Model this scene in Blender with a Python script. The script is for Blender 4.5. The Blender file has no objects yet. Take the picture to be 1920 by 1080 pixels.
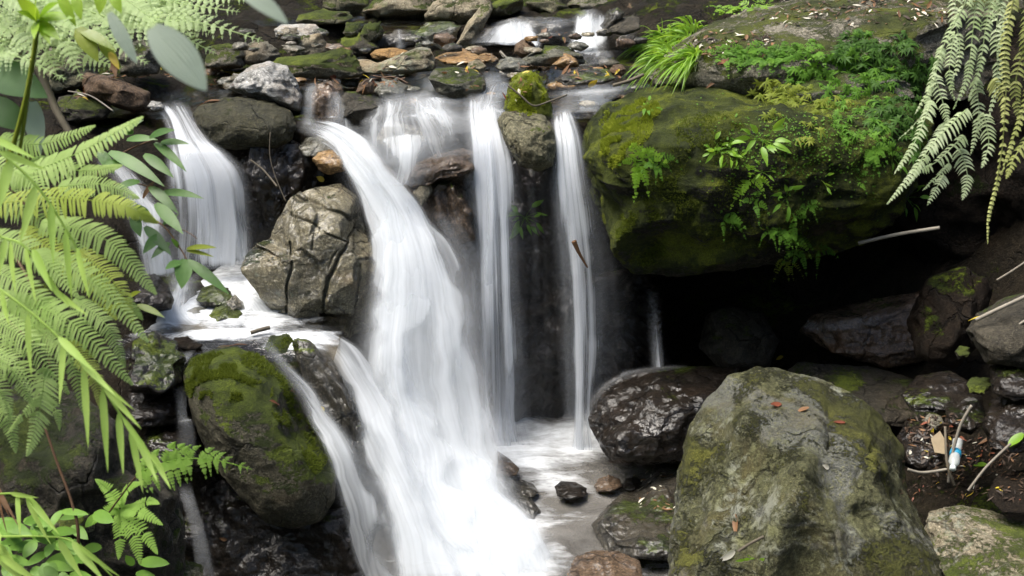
import bpy, bmesh, math, random
import numpy as np
from mathutils import Vector
SC = bpy.context.scene
COL = SC.collection
R = math.radians
FPX, TH = 2059.0, R(20)
AX = np.array([1., 0, 0]); AF = np.array([0, math.cos(TH), -math.sin(TH)]); AU = np.array([0, math.sin(TH), math.cos(TH)])

def P(px, py, Y):
    """point on the viewing ray of a photo pixel at the distance Y in front of the camera"""
    d = AX*((px-960)/FPX) + AU*(-(py-540)/FPX) + AF
    return d*(Y/d[1])
def alpha(py): return TH + math.atan((py-540)/FPX)
def Yz(py, z): return -z/math.tan(alpha(py))
def proj(V):
    d = V @ AF
    return 960 + FPX*(V @ AX)/d, 540 - FPX*(V @ AU)/d, d

# ---------- noise on arrays ----------
def _h(ix, iy, iz, s):
    h = (ix*374761393 + iy*668265263 + iz*2147483647 + s*1274126177) & 0xFFFFFFFF
    h = ((h ^ (h >> 13))*1274126177) & 0xFFFFFFFF
    h = ((h ^ (h >> 16))*2246822519) & 0xFFFFFFFF
    return ((h ^ (h >> 15)) & 0xFFFFFF)/float(0x7FFFFF) - 1.0
def vnoise(p, seed=0):
    i = np.floor(p).astype(np.int64); f = p - i
    u = f*f*f*(f*(f*6-15)+10)
    o = 0
    for dx in (0, 1):
        wx = u[:, 0] if dx else 1-u[:, 0]
        for dy in (0, 1):
            wy = u[:, 1] if dy else 1-u[:, 1]
            for dz in (0, 1):
                wz = u[:, 2] if dz else 1-u[:, 2]
                o = o + wx*wy*wz*_h(i[:, 0]+dx, i[:, 1]+dy, i[:, 2]+dz, seed)
    return o
def fbm(p, seed=0, octv=4, gain=.5):
    o = 0; a = 1.
    for k in range(octv):
        o = o + a*vnoise(p*(2.03**k)+17.3*k, seed+k); a *= gain
    return o
def ridged(p, seed=0, octv=4):
    o = 0; a = 1.
    for k in range(octv):
        o = o + a*(1-2*np.abs(vnoise(p*(2.1**k)+9.1*k, seed+k))); a *= .5
    return o
def sstep(a, b, x):
    t = np.clip((x-a)/(b-a), 0, 1); return t*t*(3-2*t)
def catmull(pts, n):
    pts = np.asarray(pts, float); k = len(pts)
    t = np.linspace(0, k-1, n); i = np.clip(t.astype(int), 0, k-2); f = (t-i)[:, None]
    g = lambda j: pts[np.clip(j, 0, k-1)]
    p0, p1, p2, p3 = g(i-1), g(i), g(i+1), g(i+2)
    return .5*(2*p1+(p2-p0)*f+(2*p0-5*p1+4*p2-p3)*f*f+(3*p1-p0-3*p2+p3)*f**3)
def nrm(v):
    v = np.asarray(v, float); return v/(np.linalg.norm(v, axis=-1, keepdims=True)+1e-12)

# ---------- linking ----------
def props(o, label=None, cat=None, group=None, kind=None):
    if label: o['label'] = label
    if cat: o['category'] = cat
    if group: o['group'] = group
    if kind: o['kind'] = kind
    return o
def mk(name, V, F, mat, parent=None, smooth=True, loc=None, attrs=None, uv=None):
    V = np.asarray(V, float)
    if loc is not None: V = V - np.asarray(loc)
    me = bpy.data.meshes.new(name)
    me.from_pydata(V.tolist(), [], F.tolist() if isinstance(F, np.ndarray) else F)
    if smooth: me.polygons.foreach_set('use_smooth', [True]*len(me.polygons))
    for k, a in (attrs or {}).items():
        at = me.attributes.new(k, 'FLOAT', 'POINT'); at.data.foreach_set('value', np.asarray(a, np.float32))
    if uv is not None:
        l = me.uv_layers.new(name='UVMap'); idx = np.empty(len(me.loops), np.int32); me.loops.foreach_get('vertex_index', idx)
        l.data.foreach_set('uv', np.asarray(uv, np.float32)[idx].ravel())
    me.materials.append(mat); me.update()
    o = bpy.data.objects.new(name, me); COL.objects.link(o)
    if parent is not None: o.parent = parent
    elif loc is not None: o.location = loc
    return o
def thing(name, loc, label, cat, group=None):
    o = bpy.data.objects.new(name, None); COL.objects.link(o); o.location = loc; o.empty_display_size = .05
    return props(o, label, cat, group)
def gridF(nu, nv, off=0):
    i = np.arange(nv-1)[:, None]*nu + np.arange(nu-1)[None, :]
    i = i.ravel()+off
    return np.stack([i, i+1, i+nu+1, i+nu], 1)
class Acc:
    """collects pieces that become one mesh"""
    def __init__(s): s.V = []; s.F = []; s.n = 0; s.A = []
    def add(s, V, F, a=None):
        V = np.asarray(V, float); s.V.append(V)
        s.F += (np.asarray(F)+s.n).tolist() if isinstance(F, np.ndarray) else [[j+s.n for j in f] for f in F]
        s.A.append(np.full(len(V), random.random()) if a is None else np.broadcast_to(np.asarray(a, float), (len(V),))); s.n += len(V)
    def out(s, name, mat, parent=None, loc=None, smooth=True):
        return mk(name, np.concatenate(s.V), s.F, mat, parent, smooth, loc, {'vary': np.concatenate(s.A)})
def tube(acc, pts, r0, r1, n=16, k=7, a=None):
    c = catmull(pts, n); t = nrm(np.gradient(c, axis=0))
    ref = np.array([.13, .3, .95]); s = nrm(np.cross(t, ref)); b = np.cross(t, s)
    rr = np.linspace(r0, r1, n)[:, None, None]; an = np.linspace(0, 2*np.pi, k, endpoint=False)
    V = (c[:, None]+rr*(np.cos(an)[None, :, None]*s[:, None]+np.sin(an)[None, :, None]*b[:, None])).reshape(-1, 3)
    F = []
    for i in range(n-1):
        for j in range(k): F.append([i*k+j, i*k+(j+1) % k, (i+1)*k+(j+1) % k, (i+1)*k+j])
    F.append(list(range(k))[::-1]); F.append([(n-1)*k+j for j in range(k)])
    acc.add(V, F, a)

# ---------- materials ----------
class NT:
    def __init__(s, name):
        s.m = bpy.data.materials.new(name); s.m.use_nodes = True; s.t = s.m.node_tree; s.t.nodes.clear()
        s.out = s.n('ShaderNodeOutputMaterial')
    def n(s, typ, ins=None, **kw):
        o = s.t.nodes.new(typ)
        for k, v in kw.items(): setattr(o, k, v)
        for k, v in (ins or {}).items():
            if isinstance(v, bpy.types.NodeSocket): s.t.links.new(v, o.inputs[k])
            else: o.inputs[k].default_value = v
        return o
    def noise(s, vec, scale, detail=5, rough=.6, dist=0.):
        return s.n('ShaderNodeTexNoise', {'Vector': vec, 'Scale': scale, 'Detail': detail, 'Roughness': rough, 'Distortion': dist}).outputs['Fac']
    def math(s, op, a, b=0., c=0., clamp=False):
        o = s.n('ShaderNodeMath', operation=op, use_clamp=clamp)
        for i, v in enumerate((a, b, c)):
            if isinstance(v, bpy.types.NodeSocket): s.t.links.new(v, o.inputs[i])
            else: o.inputs[i].default_value = v
        return o.outputs[0]
    def ramp(s, v, a, b, lo=0., hi=1.):
        return s.n('ShaderNodeMapRange', {'Value': v, 'From Min': a, 'From Max': b, 'To Min': lo, 'To Max': hi}, interpolation_type='SMOOTHSTEP').outputs[0]
    def mix(s, f, a, b, mode='MIX'):
        o = s.n('ShaderNodeMix', data_type='RGBA', blend_type=mode)
        for i, v in ((0, f), (6, a), (7, b)):
            if isinstance(v, bpy.types.NodeSocket): s.t.links.new(v, o.inputs[i])
            else: o.inputs[i].default_value = v if i == 0 else (*v, 1.)
        return o.outputs[2]
    def mixs(s, f, a, b):
        o = s.n('ShaderNodeMixShader')
        for i, v in ((0, f), (1, a), (2, b)):
            if isinstance(v, bpy.types.NodeSocket): s.t.links.new(v, o.inputs[i])
            else: o.inputs[i].default_value = v
        return o.outputs[0]
    def surf(s, sh): s.t.links.new(sh, s.out.inputs['Surface']); return s.m

PAL = {'black': ((.004, .0032, .0024), (.022, .016, .011)), 'bed': ((.006, .005, .0035), (.028, .022, .014)), 'dark': ((.014, .0125, .009), (.066, .057, .040)),  # bed is extra dark: canopy shadow on the right bank put into its colour
       'grey': ((.075, .070, .050), (.23, .21, .16)), 'pale': ((.22, .215, .195), (.48, .47, .44)),
       'brown': ((.045, .028, .017), (.16, .105, .062)), 'orange': ((.13, .065, .018), (.36, .22, .08)),
       'tan': ((.15, .125, .078), (.36, .315, .22)), 'olive': ((.070, .066, .036), (.20, .185, .115)),
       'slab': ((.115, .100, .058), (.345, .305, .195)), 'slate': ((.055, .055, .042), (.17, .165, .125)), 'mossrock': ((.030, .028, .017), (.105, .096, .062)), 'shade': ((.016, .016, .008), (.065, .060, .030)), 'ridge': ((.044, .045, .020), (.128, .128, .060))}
_rm = {}
def rock_mat(pal='grey', moss=0., wet=.5, lichen=0., strata=0., scale=1., bump=1., mossy=None, up=.5, patch=None):
    key = (pal, moss, wet, lichen, strata, scale, bump, mossy, up, patch)
    if key in _rm: return _rm[key]
    t = NT('rock_'+pal+'_%d' % len(_rm))
    tc = t.n('ShaderNodeTexCoord').outputs['Object']; rnd = t.n('ShaderNodeObjectInfo').outputs['Random']
    off = t.math('MULTIPLY', rnd, 37.)
    v = t.n('ShaderNodeVectorMath', {0: tc, 1: off}, operation='ADD').outputs[0]
    c1, c2 = PAL[pal]
    n1 = t.noise(v, 3.2*scale, 8, .68, .6); n2 = t.noise(v, 19*scale, 6, .7); n3 = t.noise(v, 70*scale, 4, .7)
    col = t.mix(t.ramp(n1, .3, .7), c1, c2)
    col = t.mix(t.ramp(n2, .42, .68, 0, .75), col, tuple(x*.45 for x in c1))
    if patch:
        pm = t.math('ADD', t.noise(v, 2.0*scale, 6, .62, .8), t.math('MULTIPLY', t.noise(v, 24*scale, 4, .7), .12))
        pm = t.ramp(pm, .56, .62, 0, .9)
        col = t.mix(pm, col, t.mix(t.ramp(n2, .35, .65), tuple(x*.7 for x in patch), tuple(x*1.15 for x in patch)))
    n6 = t.noise(v, 165*scale, 3, .75)
    col = t.mix(t.ramp(n3, .47, .66, 0, .75), col, tuple(min(1, x*1.55) for x in c2))
    col = t.mix(t.ramp(n6, .49, .64, 0, .70), col, tuple(x*.35 for x in c1))
    wv = t.n('ShaderNodeVectorMath', {0: v, 1: t.n('ShaderNodeVectorMath', {0: t.n('ShaderNodeTexNoise', {'Vector': v, 'Scale': 5*scale, 'Detail': 4}).outputs['Color'], 1: (.22, .22, .22)}, operation='MULTIPLY').outputs[0]}, operation='ADD').outputs[0]
    vo = t.n('ShaderNodeTexVoronoi', {'Vector': wv, 'Scale': 3.1*scale}, feature='DISTANCE_TO_EDGE').outputs['Distance']
    ck = t.math('MULTIPLY', t.ramp(vo, .004, .028, 1, 0), t.ramp(t.noise(v, 2.3*scale, 3), .46, .60))
    col = t.mix(t.math('MULTIPLY', ck, .8), col, tuple(x*.4 for x in c1))
    # warm and cool staining
    n4 = t.noise(v, 1.7*scale, 4, .6, 1.2)
    col = t.mix(t.ramp(n4, .5, .78, 0, .45), col, (c2[0]*1.05, c2[1]*.78, c2[2]*.5))
    h = t.math('ADD', t.math('ADD', t.math('MULTIPLY', n2, .55), t.math('MULTIPLY', n3, .40)), t.math('ADD', t.math('MULTIPLY', n6, .22), t.math('MULTIPLY', ck, -.5)))
    if strata:
        mp = t.n('ShaderNodeMapping', {'Vector': v, 'Rotation': (.35, .3, .2), 'Scale': (1.2, 1.2, 16)}).outputs[0]
        st = t.noise(mp, 1.6*scale, 5, .6, .4)
        col = t.mix(t.ramp(st, .42, .62, 0, strata), col, tuple(x*.55 for x in c1))
        h = t.math('ADD', h, t.math('MULTIPLY', st, strata))
    rough = t.ramp(t.noise(v, 9*scale, 5, .65), .35, .65, .62-.30*min(wet, .7), .90-.30*min(wet, .7))
    nz = t.n('ShaderNodeSeparateXYZ', {0: t.n('ShaderNodeNewGeometry').outputs['Normal']}).outputs[2]
    if lichen:
        ln = t.math('ADD', t.noise(v, 17*scale, 7, .75, .5), t.math('MULTIPLY', t.noise(v, 2.1*scale, 3), .6))
        lm = t.ramp(ln, .98-.3*lichen, 1.10-.3*lichen, 0, .8)
        lc = t.mix(t.ramp(t.noise(v, 5*scale), .4, .6), (.21, .215, .10), (.30, .31, .25))
        col = t.mix(lm, col, lc); rough = t.math('MAXIMUM', rough, t.math('MULTIPLY', lm, .8))
        h = t.math('ADD', h, t.math('MULTIPLY', lm, .12))
    if moss:
        mn = t.math('ADD', t.math('MULTIPLY', t.noise(v, 2.6*scale, 5, .62, .4), 1.25), t.math('MULTIPLY', t.noise(v, 15*scale, 4, .7), .45))
        ms = t.math('ADD', t.math('ADD', mn, t.math('MULTIPLY', t.math('SUBTRACT', t.noise(v, 60, 4, .8), .5), .45)), t.math('MULTIPLY', nz, up))
        mm = t.ramp(ms, 1.47-moss, 1.58-moss)
        fz = t.noise(v, 150, 3, .8)
        ma, mb, mc = mossy or ((.018, .026, .006), (.075, .10, .012), (.16, .20, .02))
        mcol = t.mix(t.ramp(t.noise(v, 6, 5, .7), .34, .62), ma, mb)
        mcol = t.mix(t.ramp(t.math('ADD', t.noise(v, 3.1, 3), t.math('MULTIPLY', t.noise(v, 40, 4, .8), .5)), .72, .95), mcol, mc)
        mcol = t.mix(t.ramp(fz, .35, .65, .65, 0), mcol, ma)
        col = t.mix(mm, col, mcol)
        rough = t.math('MAXIMUM', rough, t.math('MULTIPLY', mm, .95))
        h = t.math('ADD', h, t.math('MULTIPLY', mm, t.math('ADD', .25, t.math('MULTIPLY', fz, .5))))
        dn = t.math('MULTIPLY', mm, -.02)
    bp = t.n('ShaderNodeBump', {'Height': h, 'Strength': .85*bump, 'Distance': .04}).outputs[0]
    p = t.n('ShaderNodeBsdfPrincipled', {'Base Color': col, 'Roughness': rough, 'Normal': bp})
    p.inputs['Specular IOR Level'].default_value = .12 if pal in ('black', 'bed') else .30
    if wet >= .7:
        p.inputs['Coat Weight'].default_value = wet*(.75 if pal == 'black' else .9)
        p.inputs['Coat Roughness'].default_value = .04 if pal == 'black' else .07
        bp2 = t.n('ShaderNodeBump', {'Height': t.math('ADD', t.noise(v, 11*scale, 3, .45), t.math('MULTIPLY', n1, .5)), 'Strength': .8, 'Distance': .07}).outputs[0]
        t.t.links.new(bp2, p.inputs['Coat Normal'])
    _rm[key] = t.surf(p.outputs[0]); return _rm[key]

_lm = {}
def leaf_mat(name, a, b, rough=.42, trans=.35, tcol=None, scale=9., spec=.4, back=None, pleat=0.):
    if name in _lm: return _lm[name]
    t = NT(name); v = t.n('ShaderNodeTexCoord').outputs['Object']
    vary = t.n('ShaderNodeAttribute', attribute_name='vary').outputs['Fac']
    f = t.math('ADD', t.math('MULTIPLY', t.ramp(t.noise(v, scale, 4), .3, .7), .5), t.math('MULTIPLY', vary, .5))
    col = t.mix(f, a, b)
    if back:
        col = t.mix(t.n('ShaderNodeNewGeometry').outputs['Backfacing'], col, back)
    bp = t.n('ShaderNodeBump', {'Height': t.noise(v, 90, 3, .6), 'Strength': .25, 'Distance': .004}).outputs[0]
    p = t.n('ShaderNodeBsdfPrincipled', {'Base Color': col, 'Roughness': rough, 'Specular IOR Level': spec, 'Normal': bp}).outputs[0]
    tc = tcol or tuple(min(1, x*y) for x, y in zip(b, (1.15, 1.2, .6)))
    tr = t.n('ShaderNodeBsdfTranslucent', {'Color': (*tc, 1)}).outputs[0]
    _lm[name] = t.surf(t.mixs(trans, p, tr)); return _lm[name]

def fall_mat(name, su=14., sv=.8, tint=(.78, .81, .84), con=.42, warp=.10):
    t = NT(name); uv = t.n('ShaderNodeUVMap').outputs[0]
    dens = t.n('ShaderNodeAttribute', attribute_name='dens').outputs['Fac']
    w = t.noise(t.n('ShaderNodeMapping', {'Vector': uv, 'Scale': (3, 1.6, 1)}).outputs[0], 1., 3)
    vec = t.n('ShaderNodeVectorMath', {0: uv, 1: t.n('ShaderNodeCombineXYZ', {0: t.math('MULTIPLY', w, warp), 1: 0., 2: 0.}).outputs[0]}, operation='ADD').outputs[0]
    a = t.noise(t.n('ShaderNodeMapping', {'Vector': vec, 'Scale': (su, sv, 1)}).outputs[0], 1., 2, .5)
    b = t.noise(t.n('ShaderNodeMapping', {'Vector': vec, 'Scale': (su*4, sv*1.2, 1)}).outputs[0], 1., 2, .5)
    c = t.noise(t.n('ShaderNodeMapping', {'Vector': vec, 'Scale': (su*.35, sv*1.3, 1)}).outputs[0], 1., 3, .5)
    s = t.math('ADD', t.math('ADD', t.math('MULTIPLY', a, .42), t.math('MULTIPLY', b, .24)), t.math('MULTIPLY', c, .34))
    # opacity climbs slowly with the thickness of the water, modulated by the soft streaks
    lo = t.math('SUBTRACT', .74, t.math('MULTIPLY', dens, .62)); hi = t.math('ADD', lo, con)
    al = t.n('ShaderNodeMapRange', {'Value': s, 'From Min': lo, 'From Max': hi}, interpolation_type='SMOOTHSTEP').outputs[0]
    mist = t.math('MULTIPLY', t.math('MULTIPLY', dens, .42), t.ramp(t.math('ADD', t.math('MULTIPLY', c, .7), t.math('MULTIPLY', a, .3)), .28, .68, .25, 1.))
    al = t.math('MAXIMUM', t.math('MULTIPLY', al, t.ramp(dens, 0, .35)), mist)
    bp = t.n('ShaderNodeBump', {'Height': t.math('ADD', t.math('MULTIPLY', c, .7), t.math('MULTIPLY', a, .3)), 'Strength': .35, 'Distance': .06}).outputs[0]
    d = t.n('ShaderNodeBsdfDiffuse', {'Color': (*tint, 1), 'Normal': bp}).outputs[0]
    tr = t.n('ShaderNodeBsdfTranslucent', {'Color': (*tint, 1)}).outputs[0]
    body = t.mixs(.5, d, tr)
    return t.surf(t.mixs(al, t.n('ShaderNodeBsdfTransparent').outputs[0], body))

def water_mat(name, tint=(.62, .56, .46), foam=(.80, .83, .86), ripple=7., bump=.35, stretch=(1, 1, 1), milk=0.):
    t = NT(name); v = t.n('ShaderNodeTexCoord').outputs['Object']
    v = t.n('ShaderNodeMapping', {'Vector': v, 'Scale': stretch}).outputs[0]
    dens = t.n('ShaderNodeAttribute', attribute_name='dens').outputs['Fac']
    n1 = t.noise(v, ripple, 5, .6, .8); n2 = t.noise(v, ripple*3.5, 4, .6, .5)
    hgt = t.math('ADD', n1, t.math('MULTIPLY', n2, .35))
    bp = t.n('ShaderNodeBump', {'Height': hgt, 'Strength': bump, 'Distance': .05}).outputs[0]
    gl = t.n('ShaderNodeBsdfGlossy', {'Color': (1, 1, 1, 1), 'Roughness': .07, 'Normal': bp}).outputs[0]
    tr = t.n('ShaderNodeBsdfTransparent', {'Color': (*tint, 1)}).outputs[0]
    fr = t.n('ShaderNodeFresnel', {'IOR': 1.33, 'Normal': bp}).outputs[0]
    clear = t.mixs(t.math('MULTIPLY', fr, 1.6, clamp=True), tr, gl)
    if milk:
        clear = t.mixs(t.math('MULTIPLY', t.ramp(t.noise(v, ripple*.6, 4, .6, 1.), .3, .7, .5, 1.), milk), clear, t.n('ShaderNodeBsdfDiffuse', {'Color': (.42, .40, .37, 1), 'Normal': bp}).outputs[0])
    s = t.math('ADD', t.math('MULTIPLY', t.noise(v, ripple*.9, 6, .62, 1.2), .6), t.math('MULTIPLY', t.noise(v, ripple*4, 4, .7), .4))
    lo = t.math('SUBTRACT', .80, t.math('MULTIPLY', dens, .62)); hi = t.math('ADD', lo, .55)
    al = t.n('ShaderNodeMapRange', {'Value': s, 'From Min': lo, 'From Max': hi}, interpolation_type='SMOOTHSTEP').outputs[0]
    al = t.math('MULTIPLY', al, t.ramp(dens, 0, .15))
    fo = t.n('ShaderNodeBsdfDiffuse', {'Color': (*foam, 1), 'Normal': bp}).outputs[0]
    return t.surf(t.mixs(al, clear, fo))
_ico = {}
def ico(sub):
    if sub not in _ico:
        bm = bmesh.new(); bmesh.ops.create_icosphere(bm, subdivisions=sub, radius=1.)
        _ico[sub] = (np.array([v.co[:] for v in bm.verts]), np.array([[v.index for v in f.verts] for f in bm.faces])); bm.free()
    return _ico[sub]
def segdist(px, py, poly):
    d = np.full(len(px), 1e9)
    for (x0, y0), (x1, y1) in zip(poly[:-1], poly[1:]):
        L = max(1e-6, (x1-x0)**2+(y1-y0)**2)
        t = np.clip(((px-x0)*(x1-x0)+(py-y0)*(y1-y0))/L, 0, 1)
        d = np.minimum(d, np.hypot(px-x0-t*(x1-x0), py-y0-t*(y1-y0)))
    return d
NB = 144
def polar(poly, cx, cy):
    p = np.array(poly, float); q = np.roll(p, -1, 0)
    t = np.linspace(0, 1, 60, endpoint=False)[None, :, None]
    s = (p[:, None]*(1-t)+q[:, None]*t).reshape(-1, 2)
    an = np.arctan2(s[:, 1]-cy, s[:, 0]-cx); rr = np.hypot(s[:, 0]-cx, s[:, 1]-cy)
    return binmax(an, rr)
def binmax(an, rr):
    b = ((an+np.pi)/(2*np.pi)*NB).astype(int) % NB
    out = np.zeros(NB); np.maximum.at(out, b, rr)
    good = out > 0; idx = np.arange(NB)
    if not good.all(): out = np.interp(idx, idx[good], out[good], period=NB)
    k = np.array([1, 2, 1.])/4
    return np.convolve(np.concatenate([out[-1:], out, out[:1]]), k, 'valid')
def look(tab, an):
    x = (an+np.pi)/(2*np.pi)*NB-.5
    return np.interp(x, np.arange(NB), tab, period=NB)
SEED = [11]
def rock(label, pts, Y, depth, mat, cat='rock', name='rock', sub=5, box=2.8, cuts=9, lump=.08, rough=.03, fine=.010,
         lines=None, blocks=None, planes=(), group=None, seed=None, yaw=0., roll=0., pitch=0., z=-1.34, kind=None):
    if seed is None: SEED[0] += 7; seed = SEED[0]
    rng = np.random.RandomState(seed)
    pa = np.array(pts, float)
    x0, x1, y0, y1 = pa[:, 0].min(), pa[:, 0].max(), pa[:, 1].min(), pa[:, 1].max()
    cx, cy = (x0+x1)/2, (y0+y1)/2
    if Y is None: Y = Yz(y1, z)+depth*.42
    C = P(cx, cy, Y); mpp = (C @ AF)/FPX; al = alpha(cy)
    w = (x1-x0)*mpp; H = (y1-y0)*mpp
    hz = max((H-depth*math.sin(al)*.8)/math.cos(al), .35*H)
    D, F = ico(sub)
    r = 1/((np.abs(D)**box).sum(1)**(1/box)); V = D*r[:, None]
    for k in range(cuts):
        n = nrm(rng.normal(size=3)*np.array([1, 1, .9])); o = rng.uniform(.76, 1.0)
        s = V @ n; V = V-np.where(s > o, (s-o)*.88, 0)[:, None]*n
    for (n, o) in planes:
        n = nrm(n); s = V @ n; V = V-np.where(s > o, (s-o)*.93, 0)[:, None]*n
    V = V*(1+lump*fbm(D*1.6+rng.uniform(-9, 9, 3), seed, 3)[:, None])
    cz, sz, cr, sr, cp, sp = math.cos(yaw), math.sin(yaw), math.cos(roll), math.sin(roll), math.cos(pitch), math.sin(pitch)
    V = V*np.array([w, depth, hz])/2
    V = V @ (np.array([[cr, 0, sr], [0, 1, 0], [-sr, 0, cr]]) @ np.array([[1, 0, 0], [0, cp, -sp], [0, sp, cp]]) @ np.array([[cz, -sz, 0], [sz, cz, 0], [0, 0, 1]])).T
    dirv = nrm(C); ax = nrm(np.cross(dirv, [0, 0, 1])); ay = np.cross(ax, dirv)
    size = (w+H+depth)/3
    V = V + nrm(V)*(size*rough*fbm(V/size*5+seed, seed+3, 4))[:, None]
    tab = polar(pts, cx, cy)
    for it in range(3):
        X, Yp, d = proj(V+C); an = np.arctan2(Yp-cy, X-cx)
        k = look(tab/np.maximum(binmax(an, np.hypot(X-cx, Yp-cy)), 1e-3), an)
        a, b, e = V @ ax, V @ ay, V @ dirv
        V = (a*k)[:, None]*ax+(b*k)[:, None]*ay+e[:, None]*dirv
    if blocks:
        X, Yp, _ = proj(V+C); wq = 9*np.stack([vnoise(V*6, seed+1), vnoise(V*6, seed+2)], 1)
        front = sstep(.25*depth, -.05*depth, V @ dirv); sp_ = np.array(blocks, float)
        dd = np.hypot(X[:, None]+wq[:, :1]-sp_[None, :, 0], (Yp[:, None]+wq[:, 1:]-sp_[None, :, 1])*sp_[None, :, 2]); ib = dd.argmin(1)
        off = sp_[ib, 3]+mpp*((X-sp_[ib, 0])*sp_[ib, 4]+(Yp-sp_[ib, 1])*sp_[ib, 5])
        V = V-dirv*(off*front)[:, None]
    if lines:
        X, Yp, d = proj(V+C)
        wob = 5*np.stack([vnoise(V*9, seed+1), vnoise(V*9, seed+2)], 1)
        front = sstep(.25*depth, -.05*depth, V @ dirv)
        for poly, wd, amp in lines:
            dd = segdist(X+wob[:, 0], Yp+wob[:, 1], poly)
            V = V-dirv*(amp*np.exp(-(dd/wd)**2)*front)[:, None]
    V = V + nrm(V)*(fine*size*(ridged(V/size*9+seed*.3, seed+5, 4)-.2))[:, None]
    o = mk(name, V+C, F, mat, None, True, C)
    return props(o, label, None if kind else cat, group, kind)

M = rock_mat
UP = 'rocks of the upper stream bed'
# ---- far row, above the upper step
def far(label, pts, depth, mat, **k): return rock(label, pts, None, depth, mat, z=-1.10, group='boulders along the top of the stream', sub=4, **k)
far('low mossy log-shaped boulder at the top edge above the pale flat rock', [(560,28),(600,20),(655,22),(662,35),(640,44),(575,46),(555,40)], .5, M('olive', .35, .3))
far('olive round boulder cut by the top edge left of the long pale one', [(610,-25),(690,-20),(692,10),(680,26),(640,28),(605,15)], .6, M('olive', .4, .2))
far('long pale greenish boulder at the top with a smooth sunlit crown', [(680,20),(700,2),(740,-15),(800,-15),(822,10),(812,28),(770,36),(700,33)], .6, M('tan', .3, .2, .5))
far('pale boulder at the top edge with an orange stained foot', [(795,30),(812,5),(850,-12),(915,-10),(925,15),(900,38),(850,41),(800,40)], .6, M('tan', .15, .3, .3))
far('mossy dark boulder at the top edge right of the tilted brown stone', [(900,20),(925,5),(960,-10),(982,0),(978,20),(955,28),(915,36)], .5, M('olive', .55, .2))
far('smooth grey boulder at the top edge between two mossy ones', [(985,5),(1020,-12),(1060,-8),(1066,15),(1055,28),(1000,26)], .5, M('olive', .2, .3))
far('mottled grey boulder at the top edge above the white rapid', [(1062,8),(1085,-10),(1130,-8),(1148,8),(1146,22),(1110,27),(1068,25)], .5, M('grey', .15, .3, .4))
far('rust brown stone at the top beside the whitish stone', [(1165,22),(1180,8),(1200,4),(1205,25),(1185,34),(1166,32)], .35, M('brown', .1, .3))
far('whitish split stone at the top between rust stone and bright grass', [(1192,30),(1198,8),(1215,0),(1228,10),(1224,32),(1205,36)], .35, M('pale', 0, .4, 0, .5))
far('grey dry boulder at the top edge behind the grassy tuft', [(1232,14),(1265,8),(1310,2),(1322,14),(1312,30),(1270,34),(1236,30)], .5, M('grey', .2, .2, .4))
far('small mossy boulder at the top right above the big ledge', [(1150,-20),(1290,-25),(1300,2),(1230,12),(1160,10)], .6, M('olive', .5, .2))
far('dark fissured rock sloping down beside the white rapid', [(1130,45),(1140,22),(1158,14),(1170,25),(1160,45),(1140,62),(1130,58)], .4, M('dark', .1, .8))
far('dark block with a tan face overhanging the top rapid', [(1132,58),(1146,34),(1196,32),(1200,55),(1176,64),(1140,62)], .45, M('dark', .1, .5), box=4)
rock('pink brown stone standing in the top rapid', [(1126,96),(1134,76),(1165,62),(1178,70),(1184,92),(1170,102),(1135,102)], None, .35, M('brown', 0, .8), group=UP, sub=4)
rock('small flat dark pebble at the foot of the top rapid', [(1143,101),(1158,95),(1176,97),(1176,105),(1150,106)], None, .18, M('dark', 0, .6), group=UP, sub=4)
# ---- the step with small cascades
rock('dark wet ledge of rock under the small top cascade', [(890,78),(905,55),(960,34),(1040,32),(1085,40),(1088,72),(1060,92),(990,96),(905,92)], 9.75, .6, M('dark', 0, 1.), group=UP, sub=5, box=4, rough=.06)
rock('tilted tan pillar of rock lying across the step', [(846,96),(862,72),(878,40),(902,12),(918,8),(924,18),(908,48),(894,74),(884,95),(862,100)], 9.45, .35, M('tan', .1, .5, .2), group=UP, sub=5)
rock('grey green wet slab beside the tilted tan pillar', [(775,92),(778,62),(800,42),(850,40),(866,50),(850,78),(838,96),(800,98)], 9.7, .5, M('slate', .3, .8), group=UP, sub=5, box=4)
rock('blackish wet ledge with a thin spout of water', [(700,92),(705,62),(740,52),(785,48),(790,92),(750,98)], 9.8, .5, M('dark', .2, .9), group=UP, sub=4, box=4)
rock('mossy stone with a white sunlit top above the dark gap', [(643,62),(652,44),(672,42),(682,54),(676,68),(655,74)], 9.6, .3, M('grey', .5, .4), group=UP, sub=4)
rock('green mossy round stone next to the thin spout', [(674,66),(684,46),(705,44),(720,56),(716,72),(696,80),(680,76)], 9.5, .3, M('olive', .6, .4), group=UP, sub=4)
rock('dim brown rocky bank below the two mossy stones', [(636,96),(640,72),(672,66),(700,70),(712,92),(700,104),(650,106)], 9.45, .4, M('dark', .3, .4), group=UP, sub=4)
rock('pale flat-topped grey slab resting on brown stones', [(514,56),(528,46),(590,45),(602,56),(590,70),(548,76),(518,70)], 9.1, .45, M('pale', .0, .3), group=UP, sub=5, box=4)
rock('tan cracked block under the pale flat slab', [(538,84),(545,70),(600,64),(612,80),(614,98),(590,110),(552,106)], 8.9, .35, M('tan', .1, .5), group=UP, sub=4)
rock('humped grey stone with a moss cap left of the tan block', [(384,112),(398,90),(425,82),(452,86),(462,104),(455,126),(410,130),(386,126)], 8.55, .4, M('grey', .4, .3), group=UP, sub=4)
rock('rough grey stone with sharp edges left of the tan block', [(452,108),(462,84),(480,78),(500,80),(520,92),(528,108),(505,118),(460,120)], 8.7, .4, M('grey', .1, .4), group=UP, sub=4, cuts=9)
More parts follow.
